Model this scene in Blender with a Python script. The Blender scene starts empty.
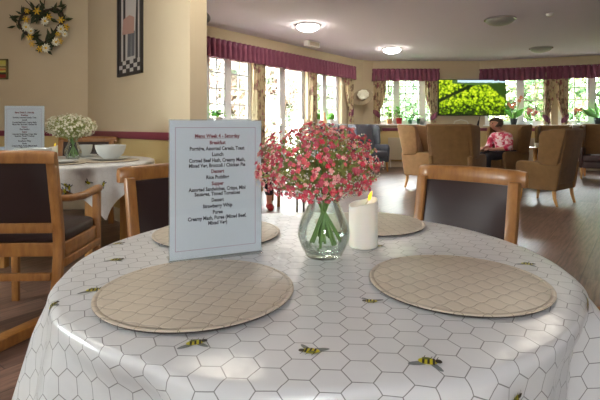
import bpy, bmesh, math, random
from mathutils import Vector, Matrix
PI = math.pi
rnd = random.Random(7)
scn = bpy.context.scene
col = scn.collection

# ------------------------------------------------------------------ helpers
def lin(c):
    r = []
    for v in c:
        v = v / 255.0
        r.append(v / 12.92 if v <= 0.04045 else ((v + 0.055) / 1.055) ** 2.4)
    return (r[0], r[1], r[2], 1.0)

def tag(o, label=None, cat=None, group=None, kind=None):
    if label: o['label'] = label
    if cat: o['category'] = cat
    if group: o['group'] = group
    if kind: o['kind'] = kind
    return o

def empty(name, loc=(0, 0, 0), rz=0.0):
    o = bpy.data.objects.new(name, None)
    o.empty_display_size = 0.05
    col.objects.link(o)
    o.location = loc
    o.rotation_euler = (0, 0, rz)
    return o

class MB:
    """collects shapes for ONE mesh object"""
    def __init__(s):
        s.v = []; s.f = []; s.mi = []; s.uv = {}
    def add(s, vs, fs, mi=0):
        n = len(s.v)
        s.v += [tuple(v) for v in vs]
        for f in fs:
            s.f.append(tuple(i + n for i in f)); s.mi.append(mi)
    def box(s, a, b, mi=0, M=None):
        x0, y0, z0 = a; x1, y1, z1 = b
        vs = [(x0,y0,z0),(x1,y0,z0),(x1,y1,z0),(x0,y1,z0),(x0,y0,z1),(x1,y0,z1),(x1,y1,z1),(x0,y1,z1)]
        if M: vs = [M @ Vector(v) for v in vs]
        s.add(vs, [(0,3,2,1),(4,5,6,7),(0,1,5,4),(1,2,6,5),(2,3,7,6),(3,0,4,7)], mi)
    def rbox(s, a, b, r=0.01, seg=3, mi=0, M=None):
        bm = bmesh.new()
        bmesh.ops.create_cube(bm, size=1)
        for v in bm.verts:
            v.co = Vector([a[i] + (b[i] - a[i]) * (v.co[i] + .5) for i in range(3)])
        bmesh.ops.bevel(bm, geom=bm.edges[:], offset=r, segments=seg, profile=0.5, affect='EDGES')
        s.bm(bm, mi, M)
    def bm(s, bm, mi=0, M=None):
        bm.verts.index_update()
        s.add([(M @ v.co if M else v.co) for v in bm.verts], [[v.index for v in f.verts] for f in bm.faces], mi)
        bm.free()
    def prism(s, pts, x0, x1, r=0.0, seg=2, mi=0, axis='x', M=None):
        """polygon pts (y,z) extruded along x, edges bevelled"""
        bm = bmesh.new()
        def P(p, x):
            if axis == 'x': return (x, p[0], p[1])
            if axis == 'y': return (p[0], x, p[1])
            return (p[0], p[1], x)
        A = [bm.verts.new(P(p, x0)) for p in pts]
        B = [bm.verts.new(P(p, x1)) for p in pts]
        n = len(pts)
        bm.faces.new(A); bm.faces.new(B[::-1])
        for i in range(n):
            bm.faces.new((A[i], B[i], B[(i + 1) % n], A[(i + 1) % n]))
        bmesh.ops.recalc_face_normals(bm, faces=bm.faces[:])
        if r > 0:
            bmesh.ops.bevel(bm, geom=bm.edges[:], offset=r, segments=seg, profile=0.5, affect='EDGES')
        s.bm(bm, mi, M)
    def tube(s, pts, rad, n=8, mi=0, cap=True, flat=None):
        pts = [Vector(p) for p in pts]
        if not hasattr(rad, '__len__'): rad = [rad] * len(pts)
        vs = []; fs = []
        prev = None
        for i, p in enumerate(pts):
            d = (pts[min(i + 1, len(pts) - 1)] - pts[max(i - 1, 0)])
            d = d.normalized() if d.length > 1e-9 else Vector((0, 0, 1))
            if prev is None:
                a = d.orthogonal().normalized()
            else:
                a = prev - d * prev.dot(d)
                a = a.normalized() if a.length > 1e-6 else d.orthogonal().normalized()
            prev = a
            b = d.cross(a)
            for k in range(n):
                t = 2 * PI * k / n
                vs.append(p + (a * math.cos(t) + b * math.sin(t)) * rad[i])
        for i in range(len(pts) - 1):
            for k in range(n):
                k2 = (k + 1) % n
                fs.append((i * n + k, i * n + k2, (i + 1) * n + k2, (i + 1) * n + k))
        if cap:
            fs.append(tuple(range(n))[::-1]); fs.append(tuple((len(pts) - 1) * n + k for k in range(n)))
        s.add(vs, fs, mi)
    def lathe(s, prof, n=32, c=(0, 0, 0), mi=0, close=False):
        vs = []; fs = []
        for (r, z) in prof:
            for k in range(n):
                t = 2 * PI * k / n
                vs.append((c[0] + r * math.cos(t), c[1] + r * math.sin(t), c[2] + z))
        m = len(prof)
        for i in range(m - 1):
            for k in range(n):
                k2 = (k + 1) % n
                fs.append((i * n + k, i * n + k2, (i + 1) * n + k2, (i + 1) * n + k))
        if close:
            for k in range(n):
                k2 = (k + 1) % n
                fs.append(((m - 1) * n + k, (m - 1) * n + k2, k2, k))
        s.add(vs, fs, mi)
    def ball(s, c, r, mi=0, sub=1, M=None):
        bm = bmesh.new()
        bmesh.ops.create_icosphere(bm, subdivisions=sub, radius=1)
        if not hasattr(r, '__len__'): r = (r, r, r)
        for v in bm.verts:
            v.co = Vector((v.co.x * r[0], v.co.y * r[1], v.co.z * r[2]))
            if M: v.co = M @ v.co
            v.co += Vector(c)
        s.bm(bm, mi)
    def build(s, name, mats, parent=None, smooth=True, angle=40):
        me = bpy.data.meshes.new(name)
        me.from_pydata(s.v, [], s.f)
        if not isinstance(mats, (list, tuple)): mats = [mats]
        for m in mats: me.materials.append(m)
        if len(mats) > 1:
            me.polygons.foreach_set('material_index', s.mi)
        if s.uv:
            l = me.uv_layers.new(name='UVMap')
            for lp in me.loops:
                l.data[lp.index].uv = s.uv.get(lp.vertex_index, (0, 0))
        bm = bmesh.new(); bm.from_mesh(me)
        bmesh.ops.recalc_face_normals(bm, faces=bm.faces[:])
        if smooth:
            for f in bm.faces: f.smooth = True
            lim = math.radians(angle)
            for e in bm.edges:
                if len(e.link_faces) == 2:
                    e.smooth = e.calc_face_angle(0) < lim
        bm.to_mesh(me); bm.free()
        me.update()
        o = bpy.data.objects.new(name, me)
        col.objects.link(o)
        if parent: o.parent = parent
        return o

def copy_tree(o, parent=None):
    c = o.copy(); col.objects.link(c)
    if parent: c.parent = parent
    for ch in [x for x in bpy.data.objects if x.parent == o]:
        copy_tree(ch, c)
    return c

def face(fx, fy):
    return math.atan2(-fx, fy)

# ------------------------------------------------------------------ materials
def mat(name, rgb, rough=0.6, spec=0.5, metal=0.0, sheen=0.0, coat=0.0):
    m = bpy.data.materials.new(name); m.use_nodes = True
    b = m.node_tree.nodes['Principled BSDF']
    b.inputs['Base Color'].default_value = lin(rgb)
    b.inputs['Roughness'].default_value = rough
    b.inputs['Specular IOR Level'].default_value = spec
    b.inputs['Metallic'].default_value = metal
    if sheen: b.inputs['Sheen Weight'].default_value = sheen
    if coat:
        b.inputs['Coat Weight'].default_value = coat; b.inputs['Coat Roughness'].default_value = 0.2
    return m

class NT:
    def __init__(s, m):
        s.t = m.node_tree; s.b = s.t.nodes['Principled BSDF']
    def n(s, typ, **kw):
        nd = s.t.nodes.new(typ)
        for k, v in kw.items(): setattr(nd, k, v)
        return nd
    def l(s, a, b): s.t.links.new(a, b)
    def math(s, op, a, b=None, c=None):
        nd = s.n('ShaderNodeMath', operation=op)
        for i, x in enumerate((a, b, c)):
            if x is None: continue
            if isinstance(x, (int, float)): nd.inputs[i].default_value = x
            else: s.l(x, nd.inputs[i])
        return nd.outputs[0]
    def vmath(s, op, a, b=None):
        nd = s.n('ShaderNodeVectorMath', operation=op)
        for i, x in enumerate((a, b)):
            if x is None: continue
            if isinstance(x, (tuple, list)): nd.inputs[i].default_value = x
            else: s.l(x, nd.inputs[i])
        return nd
    def mix(s, fac, a, b):
        nd = s.n('ShaderNodeMix', data_type='RGBA')
        for i, x in ((0, fac), (6, a), (7, b)):
            if isinstance(x, (int, float)): nd.inputs[i].default_value = x
            elif isinstance(x, tuple): nd.inputs[i].default_value = x
            else: s.l(x, nd.inputs[i])
        return nd.outputs[2]
    def noise(s, vec, scale, detail=3, rough=0.55):
        nd = s.n('ShaderNodeTexNoise')
        nd.inputs['Scale'].default_value = scale; nd.inputs['Detail'].default_value = detail
        nd.inputs['Roughness'].default_value = rough
        if vec is not None: s.l(vec, nd.inputs['Vector'])
        return nd.outputs[0]
    def ramp(s, fac, stops, interp='LINEAR'):
        nd = s.n('ShaderNodeValToRGB'); cr = nd.color_ramp; cr.interpolation = interp
        while len(cr.elements) > 1: cr.elements.remove(cr.elements[-1])
        cr.elements[0].position = stops[0][0]; cr.elements[0].color = stops[0][1]
        for p, c in stops[1:]:
            e = cr.elements.new(p); e.color = c
        s.l(fac, nd.inputs[0]); return nd.outputs[0]
    def bump(s, h, strength=0.3, dist=0.002):
        nd = s.n('ShaderNodeBump'); nd.inputs['Strength'].default_value = strength
        nd.inputs['Distance'].default_value = dist
        s.l(h, nd.inputs['Height']); s.l(nd.outputs[0], s.b.inputs['Normal'])
    def obj(s): return s.n('ShaderNodeTexCoord').outputs['Object']
    def gen(s): return s.n('ShaderNodeTexCoord').outputs['Generated']
    def pos(s): return s.n('ShaderNodeNewGeometry').outputs['Position']
    def map(s, vec, scale=(1,1,1), rot=(0,0,0), loc=(0,0,0)):
        nd = s.n('ShaderNodeMapping'); s.l(vec, nd.inputs[0])
        nd.inputs['Scale'].default_value = scale; nd.inputs['Rotation'].default_value = rot; nd.inputs['Location'].default_value = loc
        return nd.outputs[0]
    def col(s, c): s.l(c, s.b.inputs['Base Color'])

def oak(name, c1, c2, rough=0.38):
    m = mat(name, c1, rough, 0.5, coat=0.25); t = NT(m)
    v = t.map(t.obj(), scale=(9, 9, 2.2))
    n = t.noise(v, 4.0, 5, 0.6)
    t.col(t.ramp(n, [(0.3, lin(c2)), (0.7, lin(c1))]))
    t.bump(n, 0.05, 0.001)
    return m

M = {}
M['oak'] = oak('honey_oak', (166, 114, 58), (130, 84, 40))
M['oak_pale'] = oak('pale_oak', (205, 156, 92), (176, 122, 62))
M['leather'] = mat('dark_leather', (44, 27, 25), 0.40); _t = NT(M['leather']); _t.bump(_t.noise(_t.obj(), 220, 2), 0.15, 0.001)

# walls: cream above the dado, ochre below it (two paints)
def wallmat():
    m = mat('wall_paint', (214, 198, 168), 0.85, 0.3); t = NT(m)
    z = t.n('ShaderNodeSeparateXYZ'); t.l(t.pos(), z.inputs[0])
    n = t.noise(t.pos(), 2.5, 4)
    up = t.mix(n, lin((209, 192, 161)), lin((217, 202, 173)))
    dn = t.mix(n, lin((208, 184, 128)), lin((216, 194, 140)))
    t.col(t.mix(t.math('GREATER_THAN', z.outputs[2], 0.93), dn, up))
    t.bump(t.noise(t.pos(), 130, 3), 0.06, 0.002)
    return m
M['wall'] = wallmat()
M['ceiling'] = mat('ceiling_paint', (224, 220, 234), 0.9, 0.2)
_t = NT(M['ceiling']); _t.bump(_t.noise(_t.pos(), 60, 4), 0.08, 0.003)
M['rail'] = mat('plum_gloss_paint', (132, 58, 76), 0.4)
M['white'] = mat('white_upvc', (240, 241, 243), 0.35)
M['skirting'] = mat('cream_gloss', (196, 184, 160), 0.4)

def floormat():
    m = mat('wood_vinyl', (104, 86, 74), 0.36, 0.5); t = NT(m)
    ang = math.atan2(.7928, .6095)
    v = t.map(t.pos(), rot=(0, 0, -ang))
    br = t.n('ShaderNodeTexBrick'); t.l(v, br.inputs['Vector'])
    br.offset = 0.37; br.inputs['Scale'].default_value = 1.0
    br.inputs['Brick Width'].default_value = 1.2; br.inputs['Row Height'].default_value = 0.18
    br.inputs['Mortar Size'].default_value = 0.0022; br.inputs['Mortar Smooth'].default_value = 0.1
    br.inputs['Color1'].default_value = lin((150, 124, 112)); br.inputs['Color2'].default_value = lin((106, 84, 76))
    br.inputs['Mortar'].default_value = lin((64, 50, 46))
    g = t.noise(t.map(v, scale=(1.6, 22, 1)), 2.2, 6, 0.65)
    gr = t.ramp(g, [(0.3, lin((126, 116, 110))), (0.55, lin((215, 208, 202))), (0.75, lin((250, 245, 240)))])
    nd = t.n('ShaderNodeMix', data_type='RGBA', blend_type='MULTIPLY'); nd.inputs[0].default_value = 1.0
    t.l(br.outputs['Color'], nd.inputs[6]); t.l(gr, nd.inputs[7])
    t.col(nd.outputs[2])
    return m
M['floor'] = floormat()

def fabric(name, rgb, scale=300, var=0.12, rough=0.9):
    m = mat(name, rgb, rough, 0.2, sheen=0.15); t = NT(m)
    n = t.noise(t.obj(), 14, 4)
    d = tuple(max(0, x * (1 - var)) for x in rgb); e = tuple(min(255, x * (1 + var)) for x in rgb)
    t.col(t.mix(n, lin(d), lin(e)))
    t.bump(t.noise(t.obj(), scale, 2), 0.2, 0.001)
    return m
M['beige'] = fabric('beige_upholstery', (168, 132, 94))
M['tan'] = fabric('tan_upholstery', (122, 92, 58))
M['grey'] = fabric('grey_upholstery', (92, 94, 104), rough=0.6)
M['brownleather'] = mat('brown_vinyl', (66, 46, 44), 0.4)
M['pelmet'] = fabric('plum_fabric', (142, 84, 106), rough=0.8)
def curtainmat():
    m = mat('floral_curtain', (200, 184, 150), 0.9, 0.2); t = NT(m)
    v = t.obj()
    a = t.noise(t.map(v, scale=(11, 11, 7)), 1.0, 3)
    b = t.noise(t.map(v, scale=(14, 14, 9), loc=(3, 1, 7)), 1.0, 3)
    c = t.mix(t.ramp(a, [(0.52, (0,0,0,1)), (0.58, (1,1,1,1))]), lin((204, 188, 152)), lin((132, 112, 92)))
    c = t.mix(t.ramp(b, [(0.58, (0,0,0,1)), (0.63, (1,1,1,1))]), c, lin((158, 100, 104)))
    t.col(c)
    return m
M['curtain'] = curtainmat()

def clear(name, tint=(255, 255, 255), refl=0.06, rough=0.02, edge=0.0, edgecol=(200, 215, 210)):
    m = bpy.data.materials.new(name); m.use_nodes = True
    nt = m.node_tree; nt.nodes.clear()
    out = nt.nodes.new('ShaderNodeOutputMaterial')
    tr = nt.nodes.new('ShaderNodeBsdfTransparent'); tr.inputs[0].default_value = lin(tint)
    gl = nt.nodes.new('ShaderNodeBsdfGlossy'); gl.inputs['Roughness'].default_value = rough
    gl.inputs[0].default_value = (1, 1, 1, 1)
    mx = nt.nodes.new('ShaderNodeMixShader')
    lw = nt.nodes.new('ShaderNodeFresnel'); lw.inputs[0].default_value = 1.45
    ma = nt.nodes.new('ShaderNodeMath'); ma.operation = 'MULTIPLY_ADD'
    nt.links.new(lw.outputs[0], ma.inputs[0]); ma.inputs[1].default_value = 0.6; ma.inputs[2].default_value = max(0.0, refl - 0.04)
    ma.use_clamp = True
    nt.links.new(ma.outputs[0], mx.inputs[0])
    src = tr.outputs[0]
    if edge:
        lw2 = nt.nodes.new('ShaderNodeLayerWeight'); lw2.inputs[0].default_value = edge
        cm = nt.nodes.new('ShaderNodeMix'); cm.data_type = 'RGBA'
        nt.links.new(lw2.outputs['Facing'], cm.inputs[0])
        cm.inputs[6].default_value = lin(tint); cm.inputs[7].default_value = lin(edgecol)
        nt.links.new(cm.outputs[2], tr.inputs[0])
    nt.links.new(src, mx.inputs[1]); nt.links.new(gl.outputs[0], mx.inputs[2])
    nt.links.new(mx.outputs[0], out.inputs[0])
    return m
M['pane'] = clear('window_glass', (250, 253, 252), 0.04)
M['acrylic'] = clear('clear_acrylic', (246, 249, 250), 0.05)
M['vase'] = clear('vase_glass', (250, 254, 252), 0.04, 0.02, edge=0.05, edgecol=(226, 234, 230))
M['water'] = clear('vase_water', (246, 251, 249), 0.03)

def hexcloth(lc=(124, 124, 121), S=.042, rough=.30):
    m = mat('wipe_clean_cloth', (216, 217, 216), rough, 0.5); t = NT(m)
    uv = t.n('ShaderNodeUVMap').outputs[0]
    v = t.map(uv, scale=(1 / S, 1 / S, 1), rot=(0, 0, PI / 2 + math.radians(4)), loc=(200.0, 200.0, 0))
    s3 = math.sqrt(3)
    a = t.vmath('SUBTRACT', t.vmath('MODULO', v, (1, s3, 1)).outputs[0], (.5, s3 / 2, 0)).outputs[0]
    v2 = t.vmath('ADD', v, (.5, s3 / 2, 0)).outputs[0]
    b = t.vmath('SUBTRACT', t.vmath('MODULO', v2, (1, s3, 1)).outputs[0], (.5, s3 / 2, 0)).outputs[0]
    def flat(x):
        return t.vmath('MULTIPLY', x, (1, 1, 0)).outputs[0]
    a = flat(a); b = flat(b)
    la = t.vmath('LENGTH', a).outputs['Value']; lb = t.vmath('LENGTH', b).outputs['Value']
    sel = t.math('LESS_THAN', la, lb)
    mx = t.n('ShaderNodeMix', data_type='VECTOR'); t.l(sel, mx.inputs[0]); t.l(b, mx.inputs[4]); t.l(a, mx.inputs[5])
    g = t.vmath('ABSOLUTE', mx.outputs[1]).outputs[0]
    dt = t.vmath('DOT_PRODUCT', g, (.5, s3 / 2, 0)).outputs['Value']
    sx = t.n('ShaderNodeSeparateXYZ'); t.l(g, sx.inputs[0])
    d = t.math('SUBTRACT', 0.5, t.math('MAXIMUM', dt, sx.outputs[0]))
    line = t.ramp(d, [(0.010, (1, 1, 1, 1)), (0.024, (0, 0, 0, 1))])
    t.col(t.mix(line, lin((214, 215, 214)), lin(lc)))
    n = t.noise(uv, 9, 3)
    t.bump(n, 0.42, 0.012)
    return m
M['cloth'] = hexcloth()
M['cloth_small'] = hexcloth((196, 196, 194), .05, .34)
M['bee_yellow'] = mat('print_yellow', (206, 196, 30), 0.3)
M['bee_dark'] = mat('print_black', (44, 38, 20), 0.3)
M['bee_wing'] = mat('print_grey', (118, 124, 122), 0.3)
M['bee_green'] = mat('print_olive', (112, 118, 48), 0.3)

def quilt():
    m = mat('quilted_placemat', (204, 192, 168), 0.42, 0.4); t = NT(m)
    v = t.map(t.obj(), scale=(1 / .031,) * 2 + (1,), rot=(0, 0, math.radians(18)))
    s = t.n('ShaderNodeSeparateXYZ'); t.l(v, s.inputs[0])
    x = t.math('ADD', s.outputs[0], t.math('MULTIPLY', t.math('SINE', t.math('MULTIPLY', s.outputs[1], 2 * PI)), 0.045))
    y = t.math('ADD', s.outputs[1], t.math('MULTIPLY', t.math('SINE', t.math('MULTIPLY', s.outputs[0], 2 * PI)), 0.045))
    fx = t.math('ABSOLUTE', t.math('SUBTRACT', t.math('FRACT', t.math('ADD', x, 100)), 0.5))
    fy = t.math('ABSOLUTE', t.math('SUBTRACT', t.math('FRACT', t.math('ADD', y, 100)), 0.5))
    d = t.math('SUBTRACT', 0.5, t.math('MAXIMUM', fx, fy))
    line = t.ramp(d, [(0.008, (1, 1, 1, 1)), (0.030, (0, 0, 0, 1))])
    t.col(t.mix(line, lin((200, 188, 168)), lin((146, 132, 112))))
    h = t.ramp(d, [(0.0, (0, 0, 0, 1)), (0.16, (1, 1, 1, 1))])
    t.bump(h, 0.5, 0.0012)
    return m
M['mat'] = quilt()
M['mat_edge'] = mat('placemat_edging', (196, 184, 160), 0.5)
M['mat_back'] = mat('placemat_backing', (58, 48, 42), 0.7)  # dark backing, deepened to stand in for the shade under the mat edge
M['paper'] = mat('printed_paper', (236, 237, 240), 0.6)
_t = NT(M['paper']); _tr = _t.n('ShaderNodeBsdfTranslucent'); _tr.inputs[0].default_value = lin((244, 244, 246)); _mx = _t.n('ShaderNodeMixShader'); _mx.inputs[0].default_value = .44
_t.l(_t.b.outputs[0], _mx.inputs[1]); _t.l(_tr.outputs[0], _mx.inputs[2]); _t.l(_mx.outputs[0], _t.t.nodes['Material Output'].inputs[0])
M['ink'] = mat('ink_black', (40, 36, 52), 0.6)
M['ink_red'] = mat('ink_maroon', (128, 40, 58), 0.6)
M['ink_line'] = mat('ink_border', (196, 150, 168), 0.6)
M['wax'] = mat('candle_wax', (240, 234, 220), 0.5); M['wax'].node_tree.nodes['Principled BSDF'].inputs['Subsurface Weight'].default_value = 0.2
M['wax'].node_tree.nodes['Principled BSDF'].inputs['Subsurface Radius'].default_value = (.02, .012, .006)
def emis(name, rgb, st):
    m = mat(name, rgb, 0.5); b = m.node_tree.nodes['Principled BSDF']
    b.inputs['Emission Color'].default_value = lin(rgb); b.inputs['Emission Strength'].default_value = st
    return m
M['flame'] = emis('led_flame', (255, 196, 40), 1.2)
M['wick'] = mat('wick', (214, 200, 170), 0.6)
M['rose'] = mat('petal_rose', (230, 84, 102), 0.6)
M['coral'] = mat('petal_coral', (238, 128, 130), 0.6)
M['blush'] = mat('petal_blush', (244, 182, 174), 0.6)
M['dusky'] = mat('petal_dusky', (206, 98, 112), 0.6)
M['tinywhite'] = mat('petal_white', (236, 234, 214), 0.7)
M['leafy'] = mat('leaf_green', (148, 160, 84), 0.6)
M['leafdark'] = mat('leaf_dark', (56, 66, 38), 0.6)
M['stem'] = mat('stem_green', (116, 150, 84), 0.5)
M['ceramic'] = mat('grey_ceramic', (196, 199, 196), 0.3)
M['ceramicblue'] = mat('pale_blue_ceramic', (176, 192, 208), 0.3)
M['lampglass'] = emis('lit_opal_glass', (255, 245, 228), 36)
M['lampoff'] = mat('opal_glass_unlit', (150, 152, 146), 0.3)
M['chrome'] = mat('chrome', (200, 200, 200), 0.2, metal=1.0)
M['alu'] = mat('grey_aluminium', (150, 152, 146), 0.4, metal=0.7)
M['plastic'] = mat('white_plastic', (226, 224, 218), 0.4)
M['greyplastic'] = mat('grey_plastic', (112, 112, 110), 0.5)
M['black'] = mat('black_plastic', (20, 20, 22), 0.3)
M['terra'] = mat('terracotta', (196, 140, 100), 0.7)
M['redpot'] = mat('red_pot', (170, 24, 40), 0.4)
M['darkpot'] = mat('dark_pot', (40, 48, 56), 0.4)
M['greenpot'] = mat('green_pot', (40, 84, 56), 0.4)
M['plant'] = mat('plant_green', (92, 160, 48), 0.5)
M['plantlight'] = mat('plant_pale_green', (150, 200, 90), 0.5)
M['orange'] = mat('orange_petal', (236, 162, 136), 0.6)
M['pinkpetal'] = mat('pink_petal', (240, 150, 160), 0.6)
M['yellowpetal'] = mat('yellow_petal', (236, 196, 60), 0.6)
M['skin'] = mat('skin', (206, 150, 128), 0.55); M['skin'].node_tree.nodes['Principled BSDF'].inputs['Subsurface Weight'].default_value = 0.1
M['hair'] = mat('grey_brown_hair', (96, 78, 64), 0.7)
M['hair_pale'] = mat('taupe_hair', (150, 134, 116), 0.7)
M['eye'] = mat('eye', (40, 32, 28), 0.3)
M['navy'] = mat('dark_cloth', (36, 34, 42), 0.8)
M['cardigan'] = fabric('taupe_knit', (150, 130, 108))
M['redshoe'] = mat('red_felt', (178, 36, 44), 0.7)
def blouse():
    m = mat('pink_floral_blouse', (226, 120, 140), 0.8); t = NT(m)
    a = t.noise(t.map(t.obj(), scale=(17, 17, 17)), 1.0, 2)
    t.col(t.ramp(a, [(0.40, lin((196, 40, 76))), (0.50, lin((224, 110, 136))), (0.57, lin((240, 214, 216)))]))
    return m
M['blouse'] = blouse()
M['lawn'] = mat('lawn', (124, 126, 96), 0.9)
def foliage(name, a, b, c):
    m = mat(name, a, 0.7, 0.2); t = NT(m)
    n = t.noise(t.obj(), 1.7, 3)
    t.col(t.ramp(n, [(0.35, lin(a)), (0.5, lin(b)), (0.68, lin(c))]))
    return m
M['hedge'] = foliage('hedge_leaves', (92, 126, 92), (124, 152, 116), (150, 160, 138))
M['hedge_warm'] = foliage('autumn_leaves', (124, 144, 118), (182, 154, 146), (132, 156, 140))
M['hedge_dark'] = foliage('shrub_leaves', (48, 76, 52), (80, 106, 66), (140, 134, 96))
M['straw'] = fabric('straw', (176, 162, 136))
M['wicker'] = fabric('white_wicker', (226, 220, 208))

# ------------------------------------------------------------------ camera (horizon at row 126 of 400)
F = 452.0; YH = 126.0; HC = 1.03; TZ = 0.74
cam = bpy.data.cameras.new('camera'); camo = bpy.data.objects.new('camera', cam); col.objects.link(camo)
camo.location = (0, 0, HC); camo.rotation_euler = (PI / 2, 0, 0)
cam.sensor_width = 36.0; cam.lens = 36.0 * F / 600.0; cam.shift_y = -(200 - YH) / 600.0
cam.clip_start = 0.02; cam.clip_end = 200
scn.camera = camo

def at(px, Y): return (px - 300.0) * Y / F
def zz(py, Y): return HC - (py - YH) * Y / F

# ------------------------------------------------------------------ room shell
CH = 2.66
A0 = Vector((-1.533, 7.295)); U = Vector((.6095, .7928))
def LW(t): return A0 + U * t
def tpx(px):
    k = (px - 300) / F
    return (A0.y * k - A0.x) / (U.x - U.y * k)

def wall(name, p0, p1, openings=(), th=0.2, z1=CH, mats=None):
    p0 = Vector(p0); p1 = Vector(p1); L = (p1 - p0).length; u = (p1 - p0) / L
    ts = sorted(set([0, L] + [o[0] for o in openings] + [o[1] for o in openings]))
    mb = MB()
    for a, b in zip(ts[:-1], ts[1:]):
        op = [o for o in openings if o[0] <= a + 1e-6 and o[1] >= b - 1e-6]
        zr = [(0, z1)] if not op else [(0, op[0][2]), (op[0][3], z1)]
        for (za, zb) in zr:
            if zb - za > 1e-4: mb.box((a, 0, za), (b, th, zb))
    o = mb.build(name, M['wall'], smooth=False)
    o.location = (p0.x, p0.y, 0); o.rotation_euler = (0, 0, math.atan2(u.y, u.x))
    tag(o, kind='structure')
    return o, p0, u

def window(name, p0, u, t0, t1, z0, z1, mullions, bars, door=False):
    """frame, panes and glazing bars set in a wall opening; local x along the wall, y outwards"""
    w = t1 - t0; h = z1 - z0
    r = empty(name, (p0.x + u.x * t0, p0.y + u.y * t0, z0), math.atan2(u.y, u.x))
    tag(r, kind='structure')
    f = MB(); y0, y1 = 0.10, 0.17
    e = 0.055
    f.box((0, y0, 0), (w, y1, e)); f.box((0, y0, h - e), (w, y1, h))
    f.box((0, y0, 0), (e, y1, h)); f.box((w - e, y0, 0), (w, y1, h))
    xs = [e]
    for m in mullions:
        f.box((m * w - 0.05, y0, 0), (m * w + 0.05, y1, h)); xs += [m * w - 0.05, m * w + 0.05]
    xs.append(w - e)
    f.build('window_frame', M['white'], r, smooth=False)
    for i in range(0, len(xs), 2):
        a, b = xs[i], xs[i + 1]
        s = MB(); k = 0.035
        s.box((a, y0 + .01, e), (a + k, y1 - .015, h - e)); s.box((b - k, y0 + .01, e), (b, y1 - .015, h - e))
        s.box((a, y0 + .01, e), (b, y1 - .015, e + k)); s.box((a, y0 + .01, h - e - k), (b, y1 - .015, h - e))
        nx, nz = bars
        for j in range(1, nx):
            x = a + (b - a) * j / nx; s.box((x - .014, y0 + .02, e), (x + .014, y1 - .03, h - e))
        for j in range(1, nz):
            z = e + (h - 2 * e) * j / nz; s.box((a, y0 + .02, z - .014), (b, y1 - .03, z + .014))
        sash = s.build('sash', M['white'], r, smooth=False)
        g = MB(); g.box((a + .01, y0 + .03, e + .01), (b - .01, y0 + .034, h - e - .01))
        g.build('window_pane', M['pane'], sash, smooth=False)
        if door:
            hb = MB(); hb.rbox((b - k + .005, y0 - .03, 1.0), (b - .01, y0 + .01, 1.14), .004)
            hb.build('handle', M['chrome'], sash)
    return r

SZ = 1.08  # sill height
WT = 2.26
Lend = 4.62; L0 = -1.8
zdoor = 0.03
opA = (-1.05, 1.18, SZ, WT); opB = (1.36, 2.80, zdoor, WT); opC = (3.02, 4.12, SZ, WT)
P0 = LW(L0)
sh = lambda o: (o[0] - L0, o[1] - L0, o[2], o[3])
_, wl0, wlu = wall('wall_left', P0, LW(Lend), [sh(opA), sh(opB), sh(opC)])
window('window_1', LW(0), U, opA[0], opA[1], SZ, WT, [0.28, 0.52, 0.74], (2, 4))
window('door_1', LW(0), U, opB[0], opB[1], zdoor, WT, [0.5], (1, 1), door=True)
window('window_2', LW(0), U, opC[0], opC[1], SZ, WT, [0.5], (2, 4))
E = LW(Lend); C1 = Vector((1.56, 11.20)); C2 = Vector((1.84, 11.33)); FE = Vector((4.50, 11.33)); RE = Vector((9.0, 9.59))
wall('wall_corner', E, C1); wall('wall_bend', C1, C2)
w2a, w2b = at(375, 11.33), at(437, 11.33)
_, fw0, fwu = wall('wall_back', C2, FE, [(w2a - C2.x, w2b - C2.x, SZ, WT)])
window('window_3', Vector((0, 11.33)), Vector((1, 0)), w2a, w2b, SZ, WT, [0.36, 0.78], (3, 6))
RU = (RE - FE).normalized()
def RW(t): return FE + RU * t
def rpx(px):
    k = (px - 300) / F
    return (FE.x - FE.y * k) / (RU.y * k - RU.x)
r3 = (rpx(485), rpx(551)); r4 = (rpx(558), rpx(640))
wall('wall_right', FE, RE, [(r3[0], r3[1], SZ - .02, WT), (r4[0], r4[1], SZ - .02, WT)])
window('window_4', FE, RU, r3[0], r3[1], SZ - .02, WT, [0.55], (2, 4))
window('window_5', FE, RU, r4[0], r4[1], SZ - .02, WT, [0.44], (2, 4))
wall('wall_side', RE, Vector((9.0, -3.0)))
# dining bay: wall with the wreath and the angled partition
DC = Vector((-2.63, 5.6)); DE = Vector((-0.926, 3.806)); DU = (DE - DC).normalized(); DN = Vector((-DU.y, DU.x))
def dpx(px):
    k = (px - 300) / F
    return (DC.x - DC.y * k) / (DU.y * k - DU.x)
wall('wall_dining', Vector((-4.3, 5.6)), DC, th=0.16)
wall('wall_partition', DC, DE, th=0.163)
rear_fill = (8.62, 9.12, 1.3, 2.2)  # unseen opening added behind the camera for front fill light
wall('wall_rear', Vector((9.0, -3.0)), Vector((-4.3, -3.0)), [rear_fill])
lw = (3.75, 4.75, 1.05, 1.95)
wall('wall_outer', Vector((-4.3, -3.0)), Vector((-4.3, 5.6)), [lw], th=0.16)
window('window_6', Vector((-4.3, -3.0)), Vector((0, 1)), *lw, [], (1, 1))

mb = MB(); mb.box((-4.4, -3.0, -0.08), (9.2, 12.2, 0.0))
tag(mb.build('floor', M['floor'], smooth=False), kind='structure')
outl = [(-4.4, -3.0), (9.2, -3.0), (9.2, 9.7), (4.55, 11.6), (1.7, 11.6), (1.05, 11.3), (-2.9, 6.1), (-4.4, 5.85)]
mb = MB(); n = len(outl)
mb.add([(x, y, CH) for x, y in outl] + [(x, y, CH + .12) for x, y in outl],
       [tuple(range(n))[::-1], tuple(range(n, 2 * n))] + [(i, (i + 1) % n, n + (i + 1) % n, n + i) for i in range(n)])
tag(mb.build('ceiling', M['ceiling'], smooth=False), kind='structure')

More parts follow.
